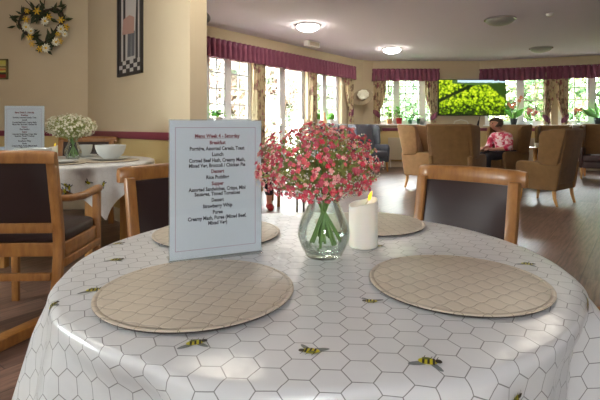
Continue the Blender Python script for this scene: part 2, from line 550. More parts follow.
def strip(name, p0, p1, z0, z1, d, m, gaps=()):
    p0 = Vector(p0); p1 = Vector(p1); L = (p1 - p0).length; u = (p1 - p0) / L
    mb = MB(); t = 0
    for a, b in list(gaps) + [(L, L)]:
        if a - t > .02: mb.rbox((t, -d, z0), (a, 0.0, z1), min(d, z1 - z0) * .25, 2)
        t = b
    o = mb.build(name, m)
    o.location = (p0.x, p0.y, 0); o.rotation_euler = (0, 0, math.atan2(u.y, u.x))
    return tag(o, kind='structure')
gl = [(opB[0] - L0, opB[1] - L0)]
strip('trim_1', (-4.3, 5.6), DC, .908, .975, .025, M['rail'])
strip('trim_2', DC, DE, .900, .972, .025, M['rail'])
strip('trim_3', P0, E, .905, .98, .025, M['rail'], gl)
strip('trim_4', E, C1, .905, .98, .025, M['rail'])
strip('trim_5', C2, FE, .905, .98, .025, M['rail'])
strip('trim_6', FE, RE, .905, .98, .025, M['rail'])
strip('baseboard_dining', (-4.3, 5.6), DC, 0, .14, .018, M['skirting'])
strip('baseboard_partition', DC, DE, 0, .14, .018, M['skirting'])
strip('baseboard_left', P0, E, 0, .14, .018, M['skirting'], gl)
strip('baseboard_corner', E, C1, 0, .14, .018, M['skirting'])
strip('baseboard_back', C2, FE, 0, .14, .018, M['skirting'])
strip('baseboard_right', FE, RE, 0, .14, .018, M['skirting'])
def sill(name, p0, u, a, b, z):
    mb = MB(); mb.rbox((a - .04, -.13, z - .035), (b + .04, .11, z + .002), .008, 2)
    o = mb.build(name, M['white']); o.location = (p0.x, p0.y, 0); o.rotation_euler = (0, 0, math.atan2(u.y, u.x))
    return tag(o, kind='structure')
sill('trim_7', LW(0), U, opA[0], opA[1], SZ)
sill('trim_8', LW(0), U, opC[0], opC[1], SZ)
sill('trim_9', Vector((0, 11.33)), Vector((1, 0)), w2a, w2b, SZ)
sill('trim_10', FE, RU, r3[0], r4[1], SZ - .02)

# ------------------------------------------------------------------ pelmets and curtains
def pelmet(label, pts, z0=2.145, z1=2.45, d=0.13):
    """gathered fabric valance along a polyline of wall points, ends returned to the wall"""
    pts = [Vector(p) for p in pts]
    seg = []
    nr = []
    for a, b in zip(pts[:-1], pts[1:]):
        u = (b - a).normalized(); nr.append(Vector((u.y, -u.x)))
    path = [(pts[0], None)]
    full = [pts[0]]
    for i, p in enumerate(pts):
        q = nr[max(0, i - 1)] + nr[min(i, len(nr) - 1)]
        full.append(p + q.normalized() * d)
    full.append(pts[-1])
    mb = MB(); vs = []; s = 0; rows = 9; cnt = 0
    for a, b in zip(full[:-1], full[1:]):
        L = (b - a).length; u = (b - a) / L; nn = Vector((u.y, -u.x))
        steps = max(2, int(L / 0.011))
        for k in range(steps):
            t = L * k / steps; ph = (s + t) / 0.115 * 2 * PI
            ph += 0.7 * math.sin((s + t) * 5.1)
            for r in range(rows):
                fr = r / (rows - 1)
                amp = 0.032 + 0.010 * fr
                pinch = 0.45 if 0.12 < fr < 0.3 else 1
                w = amp * pinch * (math.sin(ph) + .35 * math.sin(2 * ph + 1 + fr))
                p = a + u * t + nn * w
                vs.append((p.x, p.y, z1 - (z1 - z0) * fr + (0.006 * math.sin(ph * .5) if r == rows - 1 else 0)))
            cnt += 1
        s += L
    fs = []
    for i in range(cnt - 1):
        for r in range(rows - 1):
            fs.append((i * rows + r, (i + 1) * rows + r, (i + 1) * rows + r + 1, i * rows + r + 1))
    root = empty('pelmet', (pts[0].x, pts[0].y, 0))
    off = pts[0]
    mb.add([(x - off.x, y - off.y, z) for x, y, z in vs], fs)
    o = mb.build('valance', M['pelmet'], root, angle=80)
    md = o.modifiers.new('thick', 'SOLIDIFY'); md.thickness = 0.006; md.offset = 0
    b = MB(); k = len(pts)
    ins = [full[i + 1] + (pts[i] - full[i + 1]) * .16 for i in range(k)]
    lo = [(p.x - off.x, p.y - off.y) for p in pts] ; hi = [(p.x - off.x, p.y - off.y) for p in ins]
    for i in range(k - 1):
        q = [lo[i], lo[i + 1], hi[i + 1], hi[i]]
        b.add([(x, y, z1 - .04) for x, y in q] + [(x, y, z1 - .02) for x, y in q],
              [(0, 1, 2, 3), (7, 6, 5, 4), (0, 4, 5, 1), (1, 5, 6, 2), (2, 6, 7, 3), (3, 7, 4, 0)])
    b.build('pelmet_board', M['white'], root, smooth=False)
    tag(root, label, 'pelmet', 'gathered plum pelmets')
    return root
pelmet('long plum gathered pelmet running over the patio door and left wall windows', [LW(-1.2), LW(tpx(352) - .03)])
pelmet('short plum gathered pelmet over the small window left of the television', [(at(373, 11.33), 11.33), (at(437, 11.33), 11.33)])
pelmet('plum gathered pelmet over the right hand windows, bending above the double curtain', [FE + Vector((at(482, 11.33) - FE.x, 0)) * 0 + RU * .02, RW(rpx(552)) , RW(rpx(655))], 2.13, 2.44)

def curtain(label, p0, u, t0, t1, z0, z1, tie=None, side=0, tl=None):
    """hanging pleated curtain; tie = tie-back height, side -1 pulls to t0, +1 to t1"""
    w = t1 - t0; n = max(24, int(w / .006)); rows = 26
    vs = []; fs = []
    for r in range(rows):
        fr = r / (rows - 1); z = z1 - (z1 - z0) * fr
        wd = 1.0
        if tie:
            g = math.exp(-((z - tie) / .32) ** 2) if z > tie else math.exp(-((z - tie) / .55) ** 2)
            wd = 1 - 0.48 * g
        for k in range(n):
            t = k / (n - 1)
            x = w * (t * wd + (0 if side < 0 else (1 - wd) if side > 0 else (1 - wd) / 2))
            y = 0.028 * math.sin(t * w / .075 * 2 * PI + .6 * math.sin(fr * 3)) + .012 * math.sin(t * 17 + fr * 4)
            vs.append((x, -.062 + y, z))
    for r in range(rows - 1):
        for k in range(n - 1):
            fs.append((r * n + k, r * n + k + 1, (r + 1) * n + k + 1, (r + 1) * n + k))
    mb = MB(); mb.add(vs, fs)
    root = empty('curtain', (p0.x + u.x * t0, p0.y + u.y * t0, 0), math.atan2(u.y, u.x))
    o = mb.build('drape', M['curtain'], root, angle=80)
    md = o.modifiers.new('thick', 'SOLIDIFY'); md.thickness = 0.004
    if tie:
        b = MB(); pts = []
        wd = .52
        xa, xb = (0, w * wd) if side < 0 else (w * (1 - wd), w)
        sgn = 1 if side < 0 else -1
        m_ = 12; vv = []
        for k in range(m_):
            t = k / (m_ - 1); x = xa - .015 + (xb - xa + .03) * t
            y = -.062 - .055 * math.sin(PI * min(1, max(0, t)))
            zt = tie + .06 * sgn * (0.5 - t) * 2
            hh = .03 + .045 * math.sin(PI * (t * .8 + .1))
            vv += [(x, y, zt - hh), (x, y, zt + hh)]
        b.add(vv, [(2 * k, 2 * k + 2, 2 * k + 3, 2 * k + 1) for k in range(m_ - 1)])
        ob = b.build('tieback', M['pelmet'], root)
        md = ob.modifiers.new('thick', 'SOLIDIFY'); md.thickness = 0.01
    tag(root, label, 'curtain', 'floral cream curtains')
    return root
OO = LW(0)
curtain('floral curtain hanging straight between the left window and the patio door', OO, U, tpx(252), tpx(262), .06, 2.3)
curtain('narrow floral curtain on the right side of the patio door', OO, U, tpx(308), tpx(315), .06, 2.3)
curtain('floral curtain tied back beside the wall hat, right end of the left wall', OO, U, tpx(343.5), tpx(352) - .05, .86, 2.3, 1.36, 1)
BO = Vector((0, 11.33)); BU = Vector((1, 0))
curtain('floral curtain tied back at the left of the small window with pot plants', BO, BU, at(373.5, 11.3), at(386, 11.3), .9, 2.3, 1.33, -1)
curtain('floral curtain tied back between the small window and the television', BO, BU, at(425, 11.3), at(437, 11.3), .9, 2.3, 1.28, 1)
curtain('left curtain of the floral pair right of the television', FE, RU, rpx(543), rpx(555), .86, 2.3, 1.2, -1)
curtain('right curtain of the floral pair right of the television', FE, RU, rpx(555.5), rpx(568), .86, 2.3, 1.2, 1)

# ------------------------------------------------------------------ round tables
def draped_cloth(name, cx, cy, z, R, half, rot, seed, flare=.25, bees=(), cm='cloth'):
    rr = random.Random(seed)
    ph = [rr.uniform(0, 6.28) for _ in range(6)]
    def folds(th):
        f = .45 * math.sin(5 * th + ph[0]) + .55 * math.sin(8 * th + ph[1] + .8 * math.sin(2 * th + ph[5])) + .38 * math.sin(13 * th + ph[2]) + .22 * math.sin(21 * th + ph[3])
        return f
    def drop(th):
        a = th - rot
        return half / max(abs(math.cos(a)), abs(math.sin(a))) - R
    def surf(r, th):
        c, s = math.cos(th), math.sin(th)
        fl = folds(th)
        f = .014
        if r <= R - .002:
            zt = z + .0008 * math.sin(7 * r * c / R + 3) * math.sin(9 * r * s / R)
            ed = max(0, (r - (R - .05)) / .05)
            return Vector((cx + r * c, cy + r * s, zt - .0035 * ed * ed))
        s_ = r - (R - .002)
        q = min(1, s_ / .03)
        a = q * PI / 2 * .92
        ro = R - .002 + f * math.sin(a) + .006 * fl * q
        zo = z - .0035 - f * (1 - math.cos(a))
        if s_ > .03:
            e = s_ - .03
            amp = min(1, e / .06)
            sl = flare * (0.5 + 1.7 * fl * amp)
            sl = max(-.10, sl)
            w_ = min(1, e / .045); ro += .013 * (fl - .35) * w_ * w_ * (3 - 2 * w_)
            ro += e * sl / math.sqrt(1 + sl * sl)
            zo -= e / math.sqrt(1 + sl * sl)
        return Vector((cx + ro * c, cy + ro * s, zo))
    mb = MB(); N = 288
    rings = [R * k / 14 for k in range(1, 14)] + [R - .012, R - .002, R + .004, R + .010, R + .017, R + .023, R + .028]
    mb.v.append(tuple(surf(0.0001, 0))); mb.uv[0] = (0, 0)
    ns = 16
    allr = len(rings) + ns
    for i in range(allr):
        for k in range(N):
            th = 2 * PI * k / N
            if i < len(rings): r = rings[i]
            else: r = R + .028 + (drop(th) - .028) * (i - len(rings) + 1) / ns
            mb.uv[len(mb.v)] = (r * math.cos(th), r * math.sin(th))
            mb.v.append(tuple(surf(r, th)))
    for k in range(N):
        mb.f.append((0, 1 + k, 1 + (k + 1) % N)); mb.mi.append(0)
    for i in range(allr - 1):
        for k in range(N):
            k2 = (k + 1) % N
            mb.f.append((1 + i * N + k, 1 + (i + 1) * N + k, 1 + (i + 1) * N + k2, 1 + i * N + k2)); mb.mi.append(0)
    def patch(bx, by, ang, sc, poly, mi, lift):
        vs = []
        for (x, y) in poly:
            X = bx + sc * (x * math.cos(ang) - y * math.sin(ang)); Y = by + sc * (x * math.sin(ang) + y * math.cos(ang))
            r = math.hypot(X, Y); th = math.atan2(Y, X)
            p = surf(r, th); e = 1e-3
            pa = surf(r + e, th); pb = surf(r, th + e / max(r, .01))
            nn = (pa - p).cross(pb - p).normalized()
            if nn.z < 0 and r < R: nn = -nn
            if r >= R and nn.dot(Vector((math.cos(th), math.sin(th), .3))) < 0: nn = -nn
            vs.append(p + nn * lift)
        mb.add(vs, [tuple(range(len(vs)))], mi)
    def ell(x, y, a, b, rt=0, n=12):
        return [(x + a * math.cos(t) * math.cos(rt) - b * math.sin(t) * math.sin(rt), y + a * math.cos(t) * math.sin(rt) + b * math.sin(t) * math.cos(rt)) for t in [2 * PI * k / n for k in range(n)]]
    for (bx, by, ang, sc) in bees:
        patch(bx, by, ang, sc, ell(-.55, -.30, .62, .20, .35), 3, .0006)
        patch(bx, by, ang, sc, ell(.42, -.34, .55, .17, -.75), 3, .0006)
        patch(bx, by, ang, sc, ell(.0, .02, .58, .33, .1), 1, .0010)
        for q in (-.34, -.05, .24):
            patch(bx, by, ang, sc, [(q, -.29), (q + .13, -.29), (q + .16, .3), (q + .03, .32)], 2, .0014)
        patch(bx, by, ang, sc, ell(.60, .12, .20, .2), 2, .0014)
        patch(bx, by, ang, sc, ell(-.1, .22, .26, .12, .2), 4, .0018)
        for q in (-.3, .1, .45):
            patch(bx, by, ang, sc, [(q, .25), (q + .05, .25), (q + .17, .58), (q + .13, .58)], 2, .0010)
    # rebuild with the printed bees as faces of the same cloth
    o = mb.build(name, [M[cm], M['bee_yellow'], M['bee_dark'], M['bee_wing'], M['bee_green']], None, angle=75)
    return o

def round_table(cx, cy, z, R, legs, label):
    t = empty('dining_table', (cx, cy, 0))
    tag(t, label, 'table')
    mb = MB(); mb.lathe([(0, z - .03), (R - .012, z - .03), (R - .006, z - .024), (R - .006, z - .008), (R - .012, z - .004), (0, z - .004)], 64)
    mb.build('tabletop', M['oak_pale'], t)
    for (a, b) in legs:
        mb = MB(); mb.rbox((a - .03, b - .03, 0), (a + .03, b + .03, z - .03), .005, 2)
        mb.build('leg', M['oak_pale'], t)
    k = math.hypot(*legs[0]) + .0
    mb = MB(); mb.lathe([(k - .012, z - .11), (k + .012, z - .11), (k + .012, z - .03), (k - .012, z - .03)], 48, close=True)
    mb.build('apron', M['oak_pale'], t, smooth=False)
    return t
TC = (0.032, 1.024); TR = 0.512
round_table(TC[0], TC[1], TZ - .001, TR - .008, [(-.36, 0), (.36, 0), (0, -.36), (0, .36)], 'round dining table under the honeycomb bee cloth in the foreground')
K = F * (HC - TZ)
def tab(px, py):
    Y = K / (py - YH); return at(px, Y), Y
bees = []
for (px, py, a, s) in [(195, 343, .25, .018), (311, 351, 2.9, .0175), (428, 362, -.25, .0185), (371, 301, 3.0, .016), (527, 264, -.4, .018), (93, 290, .3, .0185), (116, 260, .1, .018), (118, 243.5, .1, .018), (379, 246, .2, .014)]:
    X, Y = tab(px, py); bees.append((X - TC[0], Y - TC[1], a, s * 1.15))
def pol(deg, r): return (r * math.cos(math.radians(deg)), r * math.sin(math.radians(deg)))
bees.append(pol(-148, .525) + (.4, .018)); bees.append(pol(-26, .545) + (-1.2, .018)); bees.append(pol(-63, .575) + (.6, .018))
bees.append(pol(-105, .62) + (.2, .018)); bees.append(pol(-170, .6) + (.9, .018))
tc = draped_cloth('tablecloth', TC[0], TC[1], TZ, TR, .70, math.radians(44), 11, .145, bees)
tag(tc, 'white wipe-clean honeycomb tablecloth with bees on the big foreground table', 'tablecloth', 'honeycomb bee tablecloths')

LC = (-1.85, 3.62); LZ = 0.755; LR = 0.64; KL = F * (HC - LZ)
round_table(LC[0], LC[1], LZ - .001, LR - .008, [(-.32, -.32), (.32, -.32), (-.32, .32), (.32, .32)], 'round oak table by the wreath wall carrying bowls and white flowers')
lb = []
for i in range(16):
    lb.append(pol(rnd.uniform(-180, 20), rnd.uniform(.66, .95)) + (rnd.uniform(0, 6), .03))
for i in range(3): lb.append(pol(rnd.uniform(0, 360), rnd.uniform(.3, .6)) + (rnd.uniform(0, 6), .022))
lcl = draped_cloth('tablecloth', LC[0], LC[1], LZ, LR, .74, math.radians(2), 5, .12, lb, 'cloth_small')
tag(lcl, 'pale bee tablecloth hanging over the smaller table at left', 'tablecloth', 'honeycomb bee tablecloths')
def ltab(px, py):
    Y = KL / (py - YH); return at(px, Y), Y

# ------------------------------------------------------------------ placemats
def placemat(x, y, z, r, rot, label):
    t = empty('placemat', (x, y, z), rot)
    mb = MB(); mb.lathe([(0, .0050), (r - .008, .0050), (r - .006, .0063), (r - .002, .0063), (r, .0053), (r, .0042), (r - .001, .0036)], 96)
    mb.lathe([(0, .0063), (r - .010, .0063), (r - .0085, .0058)], 96)
    mb.build('quilted_pad', M['mat'], t, angle=60)
    mb = MB(); mb.lathe([(r - .001, .0037), (r - .0005, .0030), (r - .004, .0), (0, 0)], 96)
    tag(mb.build('backing', M['mat_back'], t, angle=60), 'dark underside')
    tag(t, label, 'placemat', 'round beige placemats')
    return t
placemat(-.180, .792, TZ + .0012, .169, 0, 'round beige quilted placemat at front left, before the menu')
placemat(.290, .834, TZ + .0012, .160, math.radians(52), 'round beige quilted placemat at front right of the foreground table')
placemat(.205, 1.335, TZ + .0012, .160, math.radians(30), 'round beige placemat behind the foreground candle')
placemat(-.222, 1.215, TZ + .0012, .168, 0, 'round beige placemat mostly hidden behind the foreground menu')

# ------------------------------------------------------------------ menu stands
LINES = [('Menu Week 4 - Saturday', 67, 118, 1), ('Breakfast', 84, 42, 1), ('Porridge, Assorted Cereals, Toast', 99, 144, 0), ('Lunch', 114, 30, 0),
         ('Corned Beef Hash, Creamy Mash,', 129, 148, 0), ('Mixed Veg, Broccoli / Chicken Pie', 142, 148, 0), ('Dessert', 157, 34, 1), ('Rice Pudding', 172, 60, 0),
         ('Supper', 188, 32, 1), ('Assorted Sandwiches, Crisps, Mini', 202, 150, 0), ('Sausages, Tinned Tomatoes', 214, 120, 0), ('Dessert', 230, 32, 0),
         ('Strawberry Whip', 245, 78, 0), ('Puree', 261, 26, 0), ('Creamy Mash, Puree (Mixed Beef,', 275, 154, 0), ('Mixed Veg)', 288, 50, 0)]
def text_mesh(s, width, size, m, parent, x, y, z):
    c = bpy.data.curves.new('line', 'FONT'); c.body = s; c.size = size; c.align_x = 'CENTER'; c.align_y = 'CENTER'
    c.resolution_u = 2; c.offset = size * .035
    ob = bpy.data.objects.new('line', c); col.objects.link(ob)
    bpy.context.view_layer.update()
    dg = bpy.context.evaluated_depsgraph_get()
    me = bpy.data.meshes.new_from_object(ob.evaluated_get(dg))
    bpy.data.objects.remove(ob); bpy.data.curves.remove(c)
    xs = [v.co.x for v in me.vertices]; w0 = max(xs) - min(xs); xm = (max(xs) + min(xs)) / 2
    k = width / w0
    for v in me.vertices:
        v.co = Vector(((v.co.x - xm) * k, 0, v.co.y))
    me.materials.clear(); me.materials.append(m)
    o = bpy.data.objects.new('printed_line', me); col.objects.link(o); o.parent = parent; o.location = (x, y, z)
    return o
def menu(x, y, z, rz, sc, label, W=.2076, H=.303):
    t = empty('menu_stand', (x, y, z), rz)
    t.scale = (sc, sc, sc)
    mb = MB(); mb.rbox((-W / 2, -.0032, .0), (W / 2, -.0014, H), .0006, 1)
    mb.rbox((-W / 2, .0012, .0), (W / 2, .003, H), .0006, 1)
    mb.rbox((-W / 2 + .001, -.013, 0), (W / 2 - .001, .045, .0025), .001, 1)
    mb.build('acrylic_holder', M['acrylic'], t)
    mb = MB(); mb.box((-W / 2 + .002, -.0008, .004), (W / 2 - .002, .0008, H - .002))
    pg = mb.build('menu_page', M['paper'], t, smooth=False)
    px = H / 352.0
    def zc(cy): return H - (cy - 25) * px
    bd = MB(); e = .00045; xa, xb, za, zb = -.0905, .088, zc(352), zc(45)
    yb = -.00095
    for (p, q) in (((xa, za), (xb, za + 2 * e)), ((xa, zb - 2 * e), (xb, zb)), ((xa, za), (xa + 2 * e, zb)), ((xb - 2 * e, za), (xb, zb))):
        bd.box((p[0], yb, p[1]), (q[0], yb + .0002, q[1]))
    bd.build('page_border', M['ink_line'], pg, smooth=False)
    for (s, cy, wpx, red) in LINES:
        o = text_mesh(s, wpx * .2076 / 245, .0112, M['ink_red'] if red else M['ink'], pg, .001, -.00105, zc(cy))
    ul = MB(); ul.box((-.05, -.0011, zc(73)), (.05, -.0009, zc(73) + .0007))
    ul.build('title_underline', M['ink_red'], pg, smooth=False)
    tag(t, label, 'menu', 'printed menus in clear stands')
    return t
mx0, my0 = tab(166, 264); mx1, my1 = tab(264, 252)
menu((mx0 + mx1) / 2, (my0 + my1) / 2, TZ + .0012, math.atan2(my1 - my0, mx1 - mx0), 1.0, 'large printed weekly menu in a clear stand on the foreground table')
menu(at(24.5, 3.42), 3.42, LZ + .0012, math.radians(4), 1.41, 'distant printed menu standing on the left table behind the armchair')

# ------------------------------------------------------------------ vases and bouquets
VP = [(.0, .004), (.034, .004), (.041, .008), (.050, .025), (.0568, .048), (.0535, .072), (.0425, .098), (.033, .120), (.0315, .134), (.036, .155), (.041, .170)]
def smooth_prof(P, k=4):
    out = []
    for i in range(len(P) - 1):
        a = P[max(0, i - 1)]; b = P[i]; c = P[i + 1]; d = P[min(len(P) - 1, i + 2)]
        for j in range(k):
            t = j / k
            out.append(tuple(.5 * (2 * b[q] + (c[q] - a[q]) * t + (2 * a[q] - 5 * b[q] + 4 * c[q] - d[q]) * t * t + (3 * b[q] - a[q] - 3 * c[q] + d[q]) * t ** 3) for q in (0, 1)))
    return out + [P[-1]]
def vase(x, y, z, label, sc=1.0):
    t = empty('flower_vase', (x, y, z)); t.scale = (sc, sc, sc)
    body = smooth_prof(VP[2:])
    prof = [(0, 0), (.036, 0), (.0405, .003)] + [(r + .0012, zq) for r, zq in body] + [(.0416, .1712)] + [(r - .0012, zq) for r, zq in body[::-1] if zq > .011] + [(.034, .010), (0, .010)]
    mb = MB(); mb.lathe(prof, 48); mb.build('glass_body', M['vase'], t, angle=70)
    mb = MB(); mb.lathe([(0, .0105), (.036, .0105), (.0405, .014), (.0455, .02), (.0475, .0255), (0, .0255)], 40)
    mb.build('water', M['water'], t)
    tag(t, label, 'vase', 'curvy clear glass vases')
    return t
def blossom_mesh(name, m, s, seed):
    rr = random.Random(seed); mb = MB()
    for ring, (n, tilt, ln, wd) in enumerate([(6, .35, 1.0, .62), (5, .85, .85, .55), (4, 1.25, .62, .45)]):
        for k in range(n):
            a = 2 * PI * k / n + ring * .5 + rr.uniform(-.15, .15)
            c, sn = math.cos(a), math.sin(a); pts = []
            for (l, w) in ((0.05, .12), (.55, wd), (1.0, wd * .62)):
                hh = math.sin(tilt) * ln * l + (.12 * l * l if ring < 2 else -.2 * l * l); out = math.cos(tilt) * ln * l
                for sg in (-1, 1):
                    X = out; Yv = sg * w * .5
                    pts.append((s * (X * c - Yv * sn), s * (X * sn + Yv * c), s * hh))
            mb.add(pts, [(0, 2, 3, 1), (2, 4, 5, 3)])
    mb.ball((0, 0, .32 * s), (.34 * s, .34 * s, .4 * s), sub=1)
    me = mb.build(name, m); return me
def bouquet(x, y, z0, ctr, rad, low, label, mats, nbl, size, tiny, leaves, seed, neck=.862 - .74, base=.019, sc=1.0, stems=19, vase_r=.043):
    rr = random.Random(seed)
    t = empty('bouquet', (x, y, z0))
    C = Vector(ctr)
    for i in range(stems):
        a = 2 * PI * i / stems + rr.uniform(-.2, .2); r0 = vase_r * rr.uniform(.55, 1.0)
        p0 = Vector((r0 * math.cos(a), r0 * math.sin(a), base + rr.uniform(0, .02)))
        a2 = a + PI + rr.uniform(-.6, .6)
        p1 = Vector((.012 * math.cos(a2), .012 * math.sin(a2), neck))
        p2 = Vector((C.x + rad[0] * .45 * math.cos(a2), C.y + rad[1] * .45 * math.sin(a2), C.z + rad[2] * .2))
        mb = MB(); mb.tube([p0, p0.lerp(p1, .5), p1, p1.lerp(p2, .5) + Vector((0, 0, .01)), p2], [.0028 * sc, .0028 * sc, .0026 * sc, .0022 * sc, .0015 * sc], 6)
        mb.build('stem', M['stem'], t)
    pts = []
    def shell(k0, k1):
        while True:
            d = Vector((rr.gauss(0, 1), rr.gauss(0, 1), rr.gauss(0, 1))).normalized()
            k = rr.uniform(k0, k1) * (1 + .06 * math.sin(5 * d.x + seed) * math.cos(4 * d.y + d.z * 6))
            zr = rad[2] if d.z > 0 else low
            if d.z < -.92: continue
            return d, C + Vector((d.x * rad[0] * k, d.y * rad[1] * k, d.z * zr * k))
    for i in range(nbl): pts.append(shell(.80, 1.02))
    # the hundred that face the room first, the rest as one part
    pts.sort(key=lambda q: q[0].y - .15 * rr.random())
    protos = [blossom_mesh('blossom', m, 1.0, seed + i) for i, m in enumerate(mats)]
    def mtx(d, p, s):
        q = (d + Vector((rr.uniform(-.4, .4), rr.uniform(-.4, .4), rr.uniform(0, .5)))).normalized()
        return Matrix.Translation(p) @ q.to_track_quat('Z', 'Y').to_matrix().to_4x4() @ Matrix.Scale(s, 4)
    rest = MB()
    used = set()
    for i, (d, p) in enumerate(pts):
        k = rr.randrange(len(mats)); s = size * rr.uniform(.72, 1.18)
        mt = mtx(d, p, s)
        if i < 100:
            o = protos[k] if k not in used else protos[k].copy()
            if k in used: col.objects.link(o)
            used.add(k)
            o.parent = t; o.matrix_local = mt
        else:
            me = protos[k].data
            rest.add([mt @ v.co for v in me.vertices], [tuple(f.vertices) for f in me.polygons], k)
    tag(rest.build('blossom_mass', mats, t), kind='stuff')
    tw = MB()
    for i in range(tiny):
        d, p = shell(.74, 1.05); r = .0017 * sc * rr.uniform(.7, 1.4)
        tw.ball(p, r, sub=0) if False else tw.add([p + Vector(v) * r for v in ((1,0,0),(-1,0,0),(0,1,0),(0,-1,0),(0,0,1),(0,0,-1))],
               [(0,2,4),(2,1,4),(1,3,4),(3,0,4),(2,0,5),(1,2,5),(3,1,5),(0,3,5)])
    tag(tw.build('filler_flowers', M['tinywhite'], t, smooth=False), 'tiny white filler flowers', kind='stuff')
    lf = MB()
    for i in range(leaves):
        d, p = shell(.35, .97)
        q = (d + Vector((rr.uniform(-1, 1), rr.uniform(-1, 1), rr.uniform(-.3, 1)))).normalized()
        sd = q.orthogonal().normalized(); sd.rotate(Matrix.Rotation(rr.uniform(0, 6), 3, q)); L = .019 * sc * rr.uniform(.6, 1.4); w = L * .16
        lf.add([p - q * L * .5, p + sd * w, p + q * L * .5, p - sd * w], [(0, 1, 2, 3)], 0)
        if i % 2 == 0:
            root = Vector((0, 0, neck + .01)); lf.tube([root.lerp(p, .35), root.lerp(p, .7) + d * .004, p], .0007 * sc, 3)
    tag(lf.build('foliage', M['leafy'], t, smooth=False), kind='stuff')
    tag(t, label, 'bouquet')
    return t
vx, vy = 0.053, 1.005
vase(vx, vy, TZ + .0012, 'curvy clear glass vase of pink flowers in front of the candle')
bouquet(vx, vy, TZ + .0012, (-.014, .0, .196), (.137, .122, .098), .075, 'bushy bunch of small pink flowers in the foreground glass vase',
        [M['rose'], M['coral'], M['blush'], M['dusky'], M['dusky']], 820, .0066, 1500, 800, 21)
lvx, lvy = ltab(73, 160)
vase(lvx, lvy, LZ + .0012, 'clear glass vase of white flowers on the left table', 1.12)
bouquet(lvx, lvy, LZ + .0012, (-.02, .0, .262), (.195, .17, .105), .085, 'spreading bunch of tiny white flowers on the left table',
        [M['tinywhite'], M['tinywhite']], 420, .0105, 1600, 900, 33, neck=.14, sc=1.35, stems=10)

# ------------------------------------------------------------------ candles
def candle(x, y, z, label, r=.0345, h=.108, sc=1.0):
    t = empty('candle', (x, y, z)); t.scale = (sc,) * 3
    n = 40; vs = []; fs = []
    prof = [(0, 0, 0), (r - .003, 0, 0), (r, .003, 0), (r, .5 * h, 0), (r, h, 1), (r - .003, h + .0015, 1), (r - .006, h - .004, 1), (r * .5, h - .017, .8), (.001, h - .020, .8)]
    for (pr, pz, k) in prof:
        for i in range(n):
            a = 2 * PI * i / n; w = k * (.0085 * math.cos(a - .25) + .002 * math.sin(3 * a + .5))
            vs.append((pr * math.cos(a), pr * math.sin(a), pz + w - k * .003))
    for j in range(len(prof) - 1):
        for i in range(n):
            i2 = (i + 1) % n; fs.append((j * n + i, j * n + i2, (j + 1) * n + i2, (j + 1) * n + i))
    mb = MB(); mb.add(vs, fs); mb.build('wax_body', M['wax'], t, angle=60)
    mb = MB(); mb.tube([(0, 0, h - .022), (.005, 0, h - .008), (.013, 0, h + .004)], .0016, 6); mb.build('wick', M['wick'], t)
    mb = MB(); mb.tube([(.013, 0, h + .002), (.0145, 0, h + .006), (.016, 0, h + .012), (.0185, 0, h + .019), (.021, 0, h + .025)], [.0015, .0038, .0046, .003, .0004], 10)
    tag(mb.build('flame', M['flame'], t), 'glowing yellow plastic flame')
    tag(t, label, 'candle', 'battery candles')
    return t
candle(.152, 1.085, TZ + .0012, 'ivory battery candle with yellow flame beside the pink flower vase')
cx_, cy_ = ltab(55.5, 160.5)
candle(cx_, cy_ - .04, LZ + .0012, 'ivory candle beside the white flowers on the left table', sc=1.05)

# ------------------------------------------------------------------ crockery on the left table
def bowl(x, y, z, r, h, m, label):
    mb = MB(); mb.lathe([(0, 0), (r * .5, 0), (r * .55, .006), (r * .82, h * .35), (r * .97, h * .75), (r, h), (r - .006, h), (r * .92, h * .72), (r * .76, h * .36), (r * .4, .012), (0, .010)], 40)
    o = mb.build('bowl', m, angle=60); o.location = (x, y, z); tag(o, label, 'bowl', 'pale bowls on the left table'); return o
def plate(x, y, z, r, m, label):
    mb = MB(); mb.lathe([(0, 0), (r * .6, 0), (r * .64, .004), (r * .98, .016), (r, .018), (r - .004, .0205), (r * .66, .009), (r * .6, .006), (0, .006)], 44)
    o = mb.build('plate', m, angle=60); o.location = (x, y, z); tag(o, label, 'plate', 'pale plates on the left table'); return o
z0 = LZ + .0012
bx, by = ltab(110, 160.3)
placemat(bx + .01, by - .06, z0, .235, 0, 'beige placemat under the large bowl at right of the left table')
plate(bx, by - .02, z0 + .005, .172, M['ceramic'], 'grey plate under the large bowl on the left table')
bowl(bx + .005, by, z0 + .016, .117, .106, M['ceramic'], 'large grey bowl nearest the wall end of the left table')
b2x, b2y = at(85.5, 4.03), 4.02
plate(b2x, b2y, z0, .10, M['ceramic'], 'small plate behind the white flower vase')
bowl(b2x, b2y, z0 + .007, .062, .10, M['ceramic'], 'smaller grey bowl behind the white flower vase')
p3x, p3y = at(33, 3.3), 3.42
placemat(at(62, 3.28), 3.28, z0, .16, 0, 'beige placemat by the candle on the left table')
plate(at(61, 3.28), 3.28, z0 + .005, .12, M['ceramic'], 'pale plate on the placemat by the candle')
plate(at(33, 3.14), 3.14, z0, .125, M['ceramic'], 'pale plate in front of the left table menu')
o = bowl(at(33, 3.14), 3.14, z0 + .007, .115, .112, M['ceramic'], 'wide pale bowl half hidden by the dark armchair back')
bowl(at(-2, 3.7), 3.70, z0, .10, .10, M['ceramicblue'], 'pale blue bowl at the far left edge of the left table')

